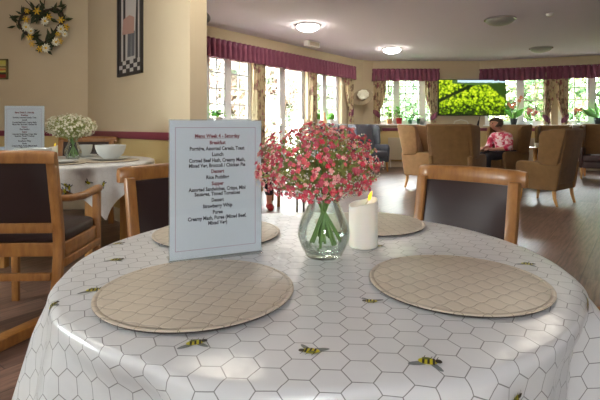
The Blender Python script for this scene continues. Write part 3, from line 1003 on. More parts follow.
# ------------------------------------------------------------------ dining chairs (local +Y faces forward, origin under the back posts)
def dining_chair(name, arms, W, Ht, label, group=None):
    t = empty(name)
    h = W / 2; pw = .046 if arms else .036
    ztop = Ht - .06
    def post(x):
        mb = MB()
        pts = []
        for (y, z) in ((-.06, 0), (0.0, .42), (-.01, .52), (-.075, ztop + .02)): pts.append((y, z))
        prof = [(y - .018, z) for y, z in pts] + [(y + .018, z) for y, z in pts[::-1]]
        mb.prism(prof, x - pw / 2, x + pw / 2, .004, 2); mb.build('leg', M['oak'], t)
    post(-h + pw / 2); post(h - pw / 2)
    for sx in (-1, 1):
        mb = MB(); y = .44
        zt = .64 if arms else .40
        x = sx * (h + (-.016 if arms else -.028))
        mb.prism([(y - .02, zt), (y + .02, zt), (y + .012, 0), (y - .012, 0)], x - .02, x + .02, .004, 2)
        mb.build('leg', M['oak'], t)
    # curved top rail, ends swept back
    mb = MB(); n = 17; vs = []; fs = []
    prof = [(-.021, .0), (-.024, .03), (-.018, .052), (-.004, .060), (.010, .057), (.019, .045), (.021, .02), (.018, 0)]
    for i in range(n):
        s = -1 + 2 * i / (n - 1); x = s * (h + .012); cy = -.085 - .030 * (1 - s * s) + .0 - .022 * max(0, abs(s) - .82) / .18
        cz = ztop + .004 * (1 - s * s)
        for (py, pz) in prof: vs.append((x, cy + py * (1 if abs(s) < .99 else .82), cz + pz * (1 if abs(s) < .99 else .93)))
    m_ = len(prof)
    for i in range(n - 1):
        for k in range(m_):
            k2 = (k + 1) % m_; fs.append((i * m_ + k, i * m_ + k2, (i + 1) * m_ + k2, (i + 1) * m_ + k))
    fs.append(tuple(range(m_))); fs.append(tuple((n - 1) * m_ + k for k in range(m_)))
    mb.add(vs, fs); mb.build('top_rail', M['oak'], t, angle=50)
    # leather back pad
    mb = MB(); zb = .555 if arms else .53; n = 13; rows = 8; vs = []; fs = []
    xin = h - pw - .001
    for side in (0, 1):
        for r in range(rows):
            fr = r / (rows - 1); z = zb + (ztop + .006 - zb) * fr; cy = -.012 - .066 * (z - .52) / (ztop - .5)
            for i in range(n):
                s = -1 + 2 * i / (n - 1)
                bow = -.022 * (1 - s * s) * fr
                puff = .011 * (1 - s ** 4) * (1 - (2 * fr - 1) ** 6)
                vs.append((s * xin, cy + bow + (puff + .008 if side else -puff - .008), z))
    N = n * rows
    for r in range(rows - 1):
        for i in range(n - 1):
            a = r * n + i; fs.append((a, a + 1, a + n + 1, a + n)); fs.append((N + a + n, N + a + n + 1, N + a + 1, N + a))
    for r in range(rows - 1):
        for e in (0, n - 1):
            a = r * n + e; fs.append((a, a + n, N + a + n, N + a))
    for i in range(n - 1):
        for e in (0, (rows - 1) * n):
            a = e + i; fs.append((a, N + a, N + a + 1, a + 1))
    mb.add(vs, fs); mb.build('back_pad', M['leather'], t, angle=60)
    mb = MB(); mb.rbox((-h + pw * .8, -.036, zb - .05), (h - pw * .8, .0, zb), .006); mb.build('lower_rail', M['oak'], t)
    # seat
    mb = MB()
    fx = h + (.0 if arms else -.01); seat = []
    for i in range(13):
        a = PI * i / 12; seat.append((fx * math.cos(a) * (1.0), .36 + .13 * math.sin(a) ** .7 if 0 < i < 12 else .36))
    outline = [(-h + .002, .02)] + [(-x, y) for x, y in seat][0:0] + [(h - .002, .02)] + seat
    bm = bmesh.new()
    def slab(z0, z1, shrink, r, m, nm):
        q = [(x * shrink, .02 + (y - .02) * shrink) for x, y in outline]
        b = MB(); b.prism(q, z0, z1, r, 3, axis='z'); return b.build(nm, m, t, angle=45)
    bm.free()
    slab(.375, .445, 1.0, .006, M['oak'], 'seat_frame')
    slab(.440, .500, .97, .022, M['leather'], 'seat')
    mb = MB(); mb.rbox((-h + pw, -.045, .275), (h - pw, -.022, .312), .004); mb.build('stretcher', M['oak'], t)
    if arms:
        for sx in (-1, 1):
            mb = MB(); x = sx * (h + .004)
            mb.tube([(sx * (h - .02), -.035, .675), (x, .05, .665), (x + sx * .006, .2, .655), (x + sx * .004, .36, .665), (x - sx * .012, .45, .66), (x - sx * .014, .475, .652)], [.016, .018, .021, .024, .023, .012], 12)
            mb.build('armrest', M['oak'], t)
            mb = MB(); mb.rbox((sx * (h - .005) - .011, .0, .33), (sx * (h - .005) + .011, .44, .37), .004); mb.build('side_rail', M['oak'], t)
    tag(t, label, 'chair', group)
    return t
SG = 'dark leather dining chairs'
ch = dining_chair('dining_chair', False, .385, .872, 'oak dining chair with dark leather back behind the foreground table at right', SG)
ch.location = (.632, 1.715, 0); ch.rotation_euler.z = face(-.683, -.73)
# back rail plane is about .09 behind the origin: shift so the rail, not the posts' feet, lands where it is seen
def seat_at(o, cx, cy, f, off=.095):
    f = Vector(f).normalized(); o.location = (cx + f.x * off, cy + f.y * off, 0); o.rotation_euler.z = face(f.x, f.y)
seat_at(ch, .640, 1.72, (-.683, -.73))
c2 = copy_tree(ch); seat_at(c2, -.538, 1.865, (.667, -.745)); c2['label'] = 'oak dining chair with dark leather back tucked behind the foreground menu'
ca = dining_chair('dining_armchair', True, .50, .912, 'oak armchair with dark leather back cut by the left edge of the photo', SG)
ca.location = (at(58.5, 2.165) - .265, 2.235, 0); ca.rotation_euler.z = math.radians(2.5)
ca2 = copy_tree(ca); seat_at(ca2, at(84, 4.72), 4.80, (.05, -1)); ca2['label'] = 'oak armchair with its back to the wreath wall, behind the white flowers'
ca2.scale = (1.15, 1, 1.005)
ca3 = copy_tree(ca); ca3['label'] = 'oak armchair at right edge of photo, only its armrest end showing'
ca3.rotation_euler.z = face(-1, 0.0); ca3.scale = (1, 1, .97); ca3.location = (1.062, .675, 0)

# low oak rail on the floor at bottom left
t = empty('floor_rail', (0, 0, 0))
q0 = Vector((at(-30, 1.93), 1.93)); q1 = Vector((at(60, 2.36), 2.36)); dd = (q1 - q0).normalized()
t.location = (q0.x, q0.y, 0); t.rotation_euler.z = math.atan2(dd.y, dd.x)
mb = MB(); mb.rbox((0, 0, 0), ((q1 - q0).length, .075, .052), .004)
mb.build('rail_body', M['oak'], t)
tag(t, 'low square oak rail on the floor at bottom left, running behind the tablecloth', 'rail')

# ------------------------------------------------------------------ wing armchairs
def wing_chair(label, m, m2, seatm, group):
    t = empty('wing_armchair')
    # outer/inner back, raked
    mb = MB(); mb.prism([(-.20, .30), (-.34, .30), (-.475, 1.05), (-.44, 1.075), (-.385, 1.06), (-.20, .48)], -.30, .30, .02, 3)
    mb.build('backrest', m, t, angle=50)
    for sx in (-1, 1):
        mb = MB()
        x0 = sx * .275; x1 = sx * .345
        mb.prism([(-.36, .55), (-.475, 1.055), (-.44, 1.075), (-.18, 1.045), (-.135, 1.0), (-.10, .64), (-.13, .57)], min(x0, x1), max(x0, x1), .02, 3)
        for i, v in enumerate(mb.v):   # wings flare outwards towards the front edge
            k = max(0, (v[1] + .45)) * .14 * (v[2] - .5)
            mb.v[i] = (v[0] + sx * k, v[1], v[2])
        mb.build('wing', m, t, angle=50)
        mb = MB(); x0 = sx * .265; x1 = sx * .335
        mb.prism([(-.345, .215), (-.405, .60), (.15, .615), (.205, .585), (.215, .53), (.19, .215)], min(x0, x1), max(x0, x1), .022, 3)
        mb.build('arm', m2, t, angle=50)
    mb = MB(); mb.rbox((-.27, -.33, .215), (.27, .195, .34), .012); mb.build('seat_base', m2, t)
    mb = MB(); mb.rbox((-.262, -.27, .335), (.262, .225, .47), .035, 4); mb.build('seat_cushion', seatm, t)
    for sx in (-1, 1):
        mb = MB(); mb.tube([(sx * .285, .15, .222), (sx * .29, .16, .1), (sx * .295, .175, 0)], [.027, .023, .016], 8); mb.build('leg', M['oak_pale'], t)
        mb = MB(); mb.tube([(sx * .29, -.30, .222), (sx * .295, -.31, .12), (sx * .295, -.345, 0)], [.027, .024, .016], 8); mb.build('leg', M['oak_pale'], t)
    tag(t, label, 'armchair', group)
    return t
WG = 'wing armchairs in the lounge'
def put(o, x, y, fx, fy, sc=1.0):
    o.location = (x, y, 0); o.rotation_euler.z = face(fx, fy); o.scale = (sc,) * 3
big = wing_chair('tan wing armchair nearest at right, seen from its side with both back legs showing', M['tan'], M['tan'], M['tan'], WG)
put(big, 3.28, 6.16, -.62, .78, .93)
w4 = copy_tree(big); w4['label'] = 'wing armchair with its broad brown back to us, left of the seated woman in pink'
put(w4, 2.46, 6.95, .66, .75, .99)
w3 = wing_chair('beige wing armchair seen side on, under the small window', M['beige'], M['beige'], M['beige'], WG)
put(w3, 2.21, 7.62, .80, -.60, .985)
w5 = copy_tree(big); w5['label'] = 'tan wing armchair in which the woman in pink is sitting'
put(w5, 3.47, 7.93, -.9, -.43, .985)
gr = wing_chair('grey wing armchair standing below the wall hat', M['grey'], M['grey'], M['grey'], WG)
put(gr, 1.64, 10.2, .55, -.83, 1.0)
gr2 = copy_tree(gr); gr2['label'] = 'grey wing armchair mostly hidden behind the pink flowers, under the topiary sill'
put(gr2, .62, 9.45, .5, -.87, 1.02)
two = wing_chair('wing armchair with dark brown seat and arms at right edge of the photo', M['tan'], M['brownleather'], M['brownleather'], WG)
put(two, at(602, 8.7), 8.75, -.62, -.78, 1.0)
two2 = copy_tree(two); two2['label'] = 'dark seated wing armchair behind the small round table, under the double curtain'
put(two2, at(552, 9.6), 9.6, -.6, -.8, .98)
w6 = copy_tree(w3); w6['label'] = 'beige wing armchair behind the menu, only its top showing by the pillar'
put(w6, -1.45, 6.3, .79, -.61, 1.02)
w7 = copy_tree(w3); w7['label'] = 'beige wing armchair behind the menu, only its top showing by the straight curtain'
put(w7, -.93, 7.0, .79, -.61, 1.04)

# white folded paper on the dark seat at right
mb = MB(); mb.rbox((-.14, -.1, 0), (.14, .1, .012), .004)
o = mb.build('newspaper', M['paper']); o.location = (at(602, 8.7) - .03, 8.75 - .06, .471); o.rotation_euler.z = .4
tag(o, 'white folded paper lying on the dark seat at right edge', 'paper')

# small round table with a cup
t = empty('side_table', (at(535, 8.5), 8.5, 0))
mb = MB(); mb.lathe([(0, .605), (.25, .605), (.265, .615), (.265, .625), (.25, .633), (0, .633)], 40); mb.build('table_top', M['oak_pale'], t)
mb = MB(); mb.lathe([(0, .03), (.03, .03), (.026, .3), (.035, .605), (0, .605)], 16); mb.build('pedestal', M['oak_pale'], t)
mb = MB(); mb.lathe([(0, 0), (.18, 0), (.18, .015), (.03, .035), (0, .035)], 32); mb.build('base', M['oak_pale'], t)
tag(t, 'small round wooden table between the woman in pink and the dark seated armchairs', 'table')
mb = MB(); mb.lathe([(0, 0), (.026, 0), (.04, .03), (.045, .08), (.042, .08), (.036, .03), (0, .006)], 24)
cup = empty('cup', (at(534.5, 8.5), 8.42, .633)); mb.build('cup_body', M['plastic'], cup)
mb = MB(); mb.tube([(.04, 0, .065), (.062, 0, .06), (.066, 0, .04), (.055, 0, .025), (.036, 0, .022)], .005, 6); mb.build('handle', M['plastic'], cup)
tag(cup, 'white cup standing on the small round lounge table', 'cup')

# ------------------------------------------------------------------ people
def skin_mesh(name, verts, edges, m, parent, root=0, levels=2):
    me = bpy.data.meshes.new(name); me.from_pydata([v[:3] for v in verts], edges, [])
    o = bpy.data.objects.new(name, me); col.objects.link(o)
    md = o.modifiers.new('skin', 'SKIN'); md.use_smooth_shade = True; md.branch_smoothing = 0.6
    for i, v in enumerate(verts):
        sv = me.skin_vertices[0].data[i]; r = v[3]
        sv.radius = r if hasattr(r, '__len__') else (r, r); sv.use_root = (i == root)
    s = o.modifiers.new('sub', 'SUBSURF'); s.levels = levels; s.render_levels = levels
    bpy.context.view_layer.update()
    dg = bpy.context.evaluated_depsgraph_get()
    nm = bpy.data.meshes.new_from_object(o.evaluated_get(dg))
    o.modifiers.clear(); o.data = nm; nm.materials.clear(); nm.materials.append(m)
    for p in nm.polygons: p.use_smooth = True
    o.parent = parent
    return o
def seated_person(loc, f, lean, hd, top, bottom, hair, shoes, label, head_yaw=0.0, knee=.43):
    t = empty('person', loc, face(*f))
    ch_ = (0, .02 + lean * .6, .90)
    J = {}
    V = []; Ed = []
    def j(n, x, y, z, r, p=None):
        J[n] = len(V); V.append((x, y, z, r))
        if p: Ed.append((J[p], J[n]))
    L = lean
    j('pel', 0, 0, .53, (.15, .11)); j('waist', 0, .01 + .3 * L, .67, (.135, .10), 'pel'); j('chest', 0, .02 + .65 * L, .82, (.145, .105), 'waist')
    j('neck0', 0, .01 + .95 * L, .925, .058, 'chest'); j('neck', 0, .03 + 1.1 * L, .965, .047, 'neck0')
    hx = .03 * math.sin(head_yaw)
    j('jaw', hx, .075 + 1.25 * L, 1.000, (.060, .070), 'neck'); j('head', hx * .6, .065 + 1.3 * L, 1.058, (.080, .096), 'jaw'); j('crown', 0, .05 + 1.3 * L, 1.105, (.068, .08), 'head')
    for s, n in ((-1, 'l'), (1, 'r')):
        j('sh' + n, s * .155, .01 + .8 * L, .87, .056, 'chest'); j('el' + n, s * .215, .06 + .75 * L, .64, .042, 'sh' + n)
        j('wr' + n, s * .11, .25 + .75 * L, .62, .028, 'el' + n); j('pa' + n, s * .08, .305 + .75 * L, .625, (.036, .02), 'wr' + n)
        j('hip' + n, s * .085, .04, .51, .085, 'pel'); j('kn' + n, s * .10, knee, .50, .062, 'hip' + n)
        j('an' + n, s * .10, knee + .02, .10, .038, 'kn' + n); j('to' + n, s * .105, knee + .15, .04, (.036, .026), 'an' + n)
    body = skin_mesh('body', V, Ed, M['skin'], t)
    # five fingers per hand, rooted in the palm, and nose and ears, in the same mesh
    ex = MB()
    for s, n in ((-1, 'l'), (1, 'r')):
        px, py, pz, _ = V[J['pa' + n]]
        for k, ln in enumerate((.05, .058, .054, .042)):
            x = px + s * (.028 - .018 * k)
            ex.tube([(x, py - .01, pz), (x - s * .004, py + ln * .55, pz + .004), (x - s * .008, py + ln * .95, pz - .012), (x - s * .008, py + ln * 1.1, pz - .026)], [.0088, .0082, .0075, .005], 6)
        ex.tube([(px - s * .022, py - .022, pz), (px - s * .045, py + .002, pz + .004), (px - s * .05, py + .026, pz - .004)], [.010, .009, .006], 6)
    hx_, hy_, hz_, _ = V[J['head']]
    ex.tube([(hx_, hy_ + .075, hz_ + .008), (hx_, hy_ + .094, hz_ - .014), (hx_, hy_ + .085, hz_ - .024)], [.008, .013, .008], 6)
    for s in (-1, 1): ex.ball((hx_ + s * .073, hy_ - .005, hz_ - .005), (.01, .02, .03))
    ex.tube([(hx_ - .024, hy_ + .078, hz_ - .045), (hx_, hy_ + .085, hz_ - .046), (hx_ + .024, hy_ + .078, hz_ - .045)], .006, 6)
    bm = bmesh.new(); bm.from_mesh(body.data); n0 = len(bm.verts)
    vv = [bm.verts.new(v) for v in ex.v]
    for fc in ex.f:
        try: bm.faces.new([vv[i] for i in fc]).smooth = True
        except ValueError: pass
    bm.to_mesh(body.data); bm.free()
    for s in (-1, 1):
        e = MB(); e.ball((hx_ + s * .028, hy_ + .077, hz_ + .012), .0095); e.build('eye', M['eye'], t)
    # top garment
    g = [(V[J['pel']][0], V[J['pel']][1] + .02, .50, (.172, .138)), V[J['waist']][:3] + ((.150, .116),), V[J['chest']][:3] + ((.160, .120),), V[J['neck0']][:2] + (.915, .066)]
    ge = [(0, 1), (1, 2), (2, 3)]
    for n in 'lr':
        a = V[J['sh' + n]]; b = V[J['el' + n]]; c = V[J['wr' + n]]
        k = len(g)
        g += [a[:3] + (.070,), b[:3] + (.060,), tuple(b[i] + (c[i] - b[i]) * .45 for i in range(3)) + (.050,)]
        ge += [(2, k), (k, k + 1), (k + 1, k + 2)]
    skin_mesh('top_garment', g, ge, top, t)
    lg = [(0, .03, .53, (.115, .10))]; le = []
    for s, n in ((-1, 'l'), (1, 'r')):
        k = len(lg); a = V[J['hip' + n]]; b = V[J['kn' + n]]; c = V[J['an' + n]]
        lg += [a[:3] + (.10,), b[:3] + (.076,), tuple(b[i] + (c[i] - b[i]) * .8 for i in range(3)) + (.062,)]
        le += [(0, k), (k, k + 1), (k + 1, k + 2)]
    skin_mesh('trousers', lg, le, bottom, t)
    # hair cap
    hb = MB(); bm = bmesh.new(); bmesh.ops.create_icosphere(bm, subdivisions=3, radius=1)
    rr = random.Random(3)
    cy_h = hy_ - .012; cz_h = hz_ + .018
    dl = []
    for v in bm.verts:
        d = v.co.copy()
        if d.y > .55 and d.z < .36: dl.append(v); continue
        if d.z < -.75: dl.append(v); continue
        w = 1 + .05 * math.sin(9 * d.x + 3) * math.sin(8 * d.z + d.y * 5)
        v.co = Vector((d.x * .100 * w, d.y * .112 * w, d.z * .098 * w)) + Vector((hx_ * .6, cy_h, cz_h))
    bmesh.ops.delete(bm, geom=dl, context='VERTS')
    hb.bm(bm); ho = hb.build('hair', hair, t)
    md = ho.modifiers.new('thick', 'SOLIDIFY'); md.thickness = .012
    for s, n in ((-1, 'l'), (1, 'r')):
        a = V[J['an' + n]]; b = V[J['to' + n]]
        e = MB(); e.tube([(a[0], a[1] - .045, .05), (a[0], a[1] - .01, .055), (b[0], b[1] - .05, .048), (b[0], b[1], .042), (b[0], b[1] + .045, .036)], [.02, .045, .047, .044, .016], 12)
        for i, v in enumerate(e.v): e.v[i] = (v[0], v[1], max(0.0, v[2]))
        e.build('shoe', shoes, t)
    tag(t, label, 'person')
    return t
p1 = seated_person((3.60, 7.89, .02), (-.96, -.28), .10, 0, M['blouse'], M['navy'], M['hair'], M['black'], 'person in a pink floral blouse sitting in a tan armchair, looking left')
p2 = seated_person((at(257.5, 5.98), 5.98, 0), (.22, -.975), .03, 0, M['cardigan'], M['navy'], M['hair_pale'], M['redshoe'], 'person in taupe top and red slippers sitting behind the foreground menu', knee=.47)
ca4 = copy_tree(ca); ca4['label'] = 'oak armchair under the person in red slippers, hidden behind the foreground menu'
ca4.location = (p2.location.x - .22 * .16, 5.98 + .165, 0); ca4.rotation_euler.z = face(.22, -.975); ca4.scale = (1, 1, .86)
p2.scale = (.88,) * 3; p1.scale = (1.16, 1.16, .99)

# walking frame behind the flowers
t = empty('walking_frame', (0, 0, 0))
for k, x in enumerate((-.565, -.03)):
    mb = MB(); mb.tube([(x, 4.78, .0), (x + .0, 4.80, .70), (x + .005, 4.83, .80), (x + .02, 5.0, .845), (x + .045, 5.14, .80), (x + .055, 5.18, .70), (x + .075, 5.22, 0)], .0125, 10)
    f = mb.build('side_frame', M['alu'], t)
    mb = MB(); mb.tube([(x + .004, 4.795, .3), (x + .068, 5.205, .3)], .009, 8); mb.build('brace', M['alu'], f)
    for (fx, fy) in ((x, 4.78), (x + .075, 5.22)):
        mb = MB(); mb.lathe([(0, 0), (.018, 0), (.018, .03), (.0135, .036), (0, .036)], 12, (fx, fy, 0)); mb.build('rubber_foot', M['black'], f)
for z in (.42, .66):
    mb = MB(); mb.tube([(-.565 + .07, 5.19, z), (.03, 5.19, z)], .0115, 8); mb.build('crossbar', M['alu'], t)
tag(t, 'grey metal walking frame seen behind the pink flowers as two thin legs', 'walking frame')

# ------------------------------------------------------------------ television
t = empty('television', (0, 0, 0))
tx0, tx1 = at(438.2, 11.08), at(506, 11.08); tz0, tz1 = zz(115.6, 11.08), zz(79.4, 11.08)
mb = MB(); mb.rbox((tx0, 11.08, tz0), (tx1, 11.13, tz1), .006); mb.build('casing', M['black'], t)
def tvmat():
    m = mat('tv_picture', (120, 160, 20), 0.3); tt = NT(m)
    g = tt.gen(); s = tt.n('ShaderNodeSeparateXYZ'); tt.l(g, s.inputs[0]); x = s.outputs[0]; y = s.outputs[2]
    v = tt.map(g, scale=(15, 1, 8.5))
    vo = tt.n('ShaderNodeTexVoronoi'); tt.l(tt.map(g, scale=(27, 1, 16)), vo.inputs['Vector']); vo.inputs['Scale'].default_value = 1.0
    n1 = tt.noise(v, 1.0, 4, .65)
    mixn = tt.math('ADD', tt.math('MULTIPLY', n1, .75), tt.math('MULTIPLY', tt.math('SUBTRACT', 1, vo.outputs[0]), .32))
    mixn = tt.math('SUBTRACT', mixn, tt.math('MULTIPLY', tt.math('MAXIMUM', tt.math('SUBTRACT', .45, y), 0), .35))
    c = tt.ramp(mixn, [(.36, lin((22, 40, 8))), (.46, lin((92, 126, 10))), (.55, lin((164, 196, 20))), (.68, lin((226, 236, 60)))])
    # dark diagonal shadow band
    ln = tt.math('SUBTRACT', y, tt.math('ADD', .40, tt.math('MULTIPLY', x, .92)))
    ln = tt.math('ADD', ln, tt.math('MULTIPLY', tt.math('SUBTRACT', n1, .5), .12))
    band = tt.ramp(tt.math('ABSOLUTE', ln), [(.035, (1, 1, 1, 1)), (.075, (0, 0, 0, 1))])
    c = tt.mix(tt.math('MULTIPLY', band, tt.math('LESS_THAN', x, .62)), c, lin((24, 40, 14)))
    # dark wood on the right, hazy trees and sky on top
    rt = tt.math('SUBTRACT', tt.math('ADD', y, tt.math('MULTIPLY', x, 1.6)), 2.02)
    c = tt.mix(tt.ramp(tt.math('ADD', rt, tt.math('MULTIPLY', n1, .12)), [(.05, (0, 0, 0, 1)), (.12, (1, 1, 1, 1))]), c, lin((44, 70, 22)))
    ft = tt.ramp(tt.math('ADD', y, tt.math('ADD', tt.math('MULTIPLY', n1, .08), tt.math('MULTIPLY', tt.math('ABSOLUTE', tt.math('SUBTRACT', x, .55)), -.15))), [(.885, (0, 0, 0, 1)), (.90, (1, 1, 1, 1))])
    c = tt.mix(tt.math('MULTIPLY', ft, tt.math('GREATER_THAN', x, .2)), c, lin((70, 104, 52)))
    sk = tt.ramp(tt.math('SUBTRACT', tt.math('ADD', y, tt.math('MULTIPLY', n1, .06)), tt.math('MULTIPLY', tt.math('ABSOLUTE', tt.math('SUBTRACT', x, .62)), -.0)), [(.955, (0, 0, 0, 1)), (.965, (1, 1, 1, 1))])
    c = tt.mix(tt.math('MULTIPLY', sk, tt.math('GREATER_THAN', x, .28)), c, lin((196, 222, 240)))
    tt.b.inputs['Base Color'].default_value = (.01, .01, .01, 1)
    tt.l(c, tt.b.inputs['Emission Color']); tt.b.inputs['Emission Strength'].default_value = 0.9
    return m
mb = MB(); mb.box((tx0 + .018, 11.077, tz0 + .02), (tx1 - .018, 11.081, tz1 - .018)); mb.build('screen', tvmat(), t, smooth=False)
mb = MB(); mb.box((tx0 + .5, 11.13, tz0 + .3), (tx0 + .9, 11.325, tz0 + .6)); mb.build('bracket', M['black'], t, smooth=False)
tag(t, 'wide wall television showing a sunlit green hillside', 'television')
t2 = MB(); t2.tube([(at(479, 11.2), 11.12, tz0 + .02), (at(478.5, 11.2), 11.15, 1.2), (at(478, 11.2), 11.16, 1.14), (at(477, 11.2), 11.16, 1.03)], [.006, .008, .02, .03], 8)  # dark tassel below the screen, parented to the television
tag(t2.build('hanging_tassel', M['navy'], t), 'dark tassel hanging below the screen')

# white planter behind the broad brown chair
t = empty('basket', (at(461, 10.6), 10.6, .72))
mb = MB(); mb.lathe([(0, 0), (.15, 0), (.19, .06), (.21, .25), (.215, .33), (.20, .335), (.19, .25), (.13, .02), (0, .02)], 28); mb.build('basket_body', M['wicker'], t)
mb = MB(); mb.tube([(-.2, 0, .31), (-.14, 0, .42), (0, 0, .455), (.14, 0, .42), (.2, 0, .31)], .012, 8); mb.build('handle', M['wicker'], t)
tag(t, 'white wicker basket on a low stand below the television', 'basket')
t = empty('low_stand', (at(461, 10.6), 10.6, 0))
mb = MB(); mb.rbox((-.3, -.22, .68), (.3, .22, .72), .006); mb.build('stand_top', M['oak_pale'], t)
for sx in (-1, 1):
    for sy in (-1, 1):
        mb = MB(); mb.rbox((sx * .26 - .02, sy * .18 - .02, 0), (sx * .26 + .02, sy * .18 + .02, .68), .004); mb.build('leg', M['oak_pale'], t)
tag(t, 'low oak stand under the white wicker basket', 'stand')

# radiators
def radiator(p0, u, a, b, label):
    t = empty('radiator', (p0.x + u.x * a, p0.y + u.y * a, 0), math.atan2(u.y, u.x)); w = b - a
    mb = MB(); mb.rbox((0, -.10, .19), (w, -.03, .74), .01)
    n = int(w / .05)
    for k in range(n):
        x = (k + .5) * w / n; mb.rbox((x - .016, -.108, .23), (x + .016, -.098, .70), .004, 1)
    mb.build('panel', M['skirting'], t)
    mb = MB()
    for x in (.06, w - .06): mb.tube([(x, -.06, .2), (x, -.06, 0)], .01, 8)
    mb.box((.1, -.03, .5), (.16, -.0, .56)); mb.box((w - .16, -.03, .5), (w - .1, 0, .56))
    mb.build('pipework', M['plastic'], t)
    tag(t, label, 'radiator', 'cream panel radiators')
radiator(BO, BU, at(388, 11.3), at(428, 11.3), 'cream panel radiator under the small window with pot plants')
radiator(FE, RU, rpx(508), rpx(548), 'cream panel radiator under the window right of the television')
radiator(FE, RU, rpx(566), rpx(620), 'cream panel radiator behind the armchair at the right edge')

# ------------------------------------------------------------------ ceiling fittings
def lamp(x, y, r, lit, label):
    t = empty('ceiling_light', (x, y, CH))
    mb = MB(); mb.lathe([(0, 0), (r, 0), (r + .012, -.008), (r + .012, -.022), (r - .01, -.028), (0, -.028)], 40); mb.build('trim_ring', M['chrome'], t)
    mb = MB(); mb.lathe([(r - .008, -.022)] + [((r - .008) * math.cos(a), -.022 - .085 * math.sin(a)) for a in [PI / 2 * k / 9 for k in range(1, 9)]] + [(0.001, -.107)], 40)
    mb.build('glass_dome', M['lampglass'] if lit else M['lampoff'], t)
    tag(t, label, 'ceiling light', 'domed ceiling lights')
def cpx(px, py): 
    Y = (CH - HC) * F / (YH - py); return at(px, Y), Y
for (px, py, lit, lb_) in ((308, 25, 1, 'lit domed ceiling light nearest, above the patio door side'), (392, 48.5, 1, 'lit domed ceiling light farther off, above the small window'),
                          (500, 18.5, 0, 'large unlit domed ceiling light at upper right'), (541, 47.5, 0, 'unlit domed ceiling light farther off, above the right hand pelmet')):
    X, Y = cpx(px, py); lamp(X, Y, .19 if lit else .215, lit, lb_)
X, Y = cpx(550, 13.5)
mb = MB(); mb.lathe([(0, 0), (.05, 0), (.052, -.02), (.04, -.035), (.02, -.045), (0, -.047)], 24)
o = mb.build('smoke_detector', M['plastic']); o.location = (X, Y, CH); tag(o, 'small round smoke detector on the ceiling at upper right', 'smoke detector')
X, Y = cpx(312, 41.5)
t = empty('emergency_light', (X, Y, CH)); t.rotation_euler.z = math.atan2(U.y, U.x)
mb = MB(); mb.rbox((-.19, -.06, -.11), (.19, .06, 0), .012); mb.build('housing', M['plastic'], t)
mb = MB(); mb.rbox((-.14, -.063, -.095), (.16, -.058, -.02), .002, 1); mb.build('diffuser', M['skirting'], t)
tag(t, 'white oblong emergency light on the ceiling near the long pelmet', 'emergency light')
t = empty('ceiling_speaker', (at(200.5, 6.2), 6.2, CH))
mb = MB(); mb.tube([(0, 0, 0), (0, 0, -.06)], .02, 10); mb.build('bracket', M['greyplastic'], t)
mb = MB(); mb.ball((0.02, 0, -.125), (.125, .10, .085), sub=3, M=Matrix.Rotation(.5, 3, 'Y')); mb.build('housing', M['greyplastic'], t)
tag(t, 'grey rounded speaker hanging from the ceiling, half hidden by the pillar', 'speaker')

lamp(-.7, 3.1, .19, 1, 'unseen domed fill light added over the dining tables')  # unseen lamp added to light the table tops from above
lamp(2.2, 3.6, .19, 1, 'unseen domed fill light added over the right of the dining side')  # unseen lamp added as fill for the right of the dining side
lamp(-2.3, 2.0, .19, 1, 'unseen domed fill light added over the left of the dining side')  # unseen lamp added to brighten the left tables and walls
# ------------------------------------------------------------------ wall decorations
t = empty('wreath', (at(42, 5.55), 5.575, zz(27, 5.55)))
rr = random.Random(9)
def heart(a):
    x = 16 * math.sin(a) ** 3; y = 13 * math.cos(a) - 5 * math.cos(2 * a) - 2 * math.cos(3 * a) - math.cos(4 * a)
    return (x / 17 * .29, y / 17 * .26 + .02)
def tilt(p): 
    c, s = math.cos(.16), math.sin(.16); return (p[0] * c + p[1] * s * -1, p[0] * s * 1 + p[1] * c)
pts = [tilt(heart(2 * PI * k / 60)) for k in range(61)]
mb = MB()
for q in range(3):
    mb.tube([(x + .012 * math.sin(k * .9 + q * 2), -.025 + .012 * math.cos(k * .8 + q * 2), z + .012 * math.cos(k + q)) for k, (x, z) in enumerate(pts)], .011, 6)
mb.build('twig_ring', mat('grapevine', (72, 60, 46), .8), t)
lf = [MB() for _ in range(1)][0]; nl = 0
for k in range(92):
    x, z = pts[rr.randrange(60)]; cx0, cz0 = 0, .0
    a = rr.uniform(0, 2 * PI); L = rr.uniform(.09, .15); w = L * .15
    x += rr.uniform(-.035, .035); z += rr.uniform(-.035, .035)
    d = Vector((math.cos(a), 0, math.sin(a))); sd = Vector((-d.z, 0, d.x)); p = Vector((x, -.045 + rr.uniform(-.012, .012), z)); up = Vector((0, -.012, 0))
    m_ = MB(); m_.add([p, p + d * L * .5 + sd * w + up * -.4, p + d * L + up, p + d * L * .5 - sd * w + up * -.4, p + d * L * .5 + up], [(0, 1, 4), (1, 2, 4), (2, 3, 4), (3, 0, 4)])
    m_.build('leaf', M['leafdark'], t)
def daisy(x, z, r, cm, pm, n):
    m_ = MB()
    for k in range(n):
        a = 2 * PI * k / n; d = Vector((math.cos(a), 0, math.sin(a))); sd = Vector((-d.z, 0, d.x)); p = Vector((x, -.072, z))
        m_.add([p, p + d * r * .6 + sd * r * .2 + Vector((0, -.008, 0)), p + d * r, p + d * r * .6 - sd * r * .2 + Vector((0, -.008, 0))], [(0, 1, 2, 3)])
    f = m_.build('flower', pm, t, smooth=False)
    c = MB(); c.ball((x, -.076, z), (r * .25, .012, r * .25)); c.build('flower_centre', cm, f)
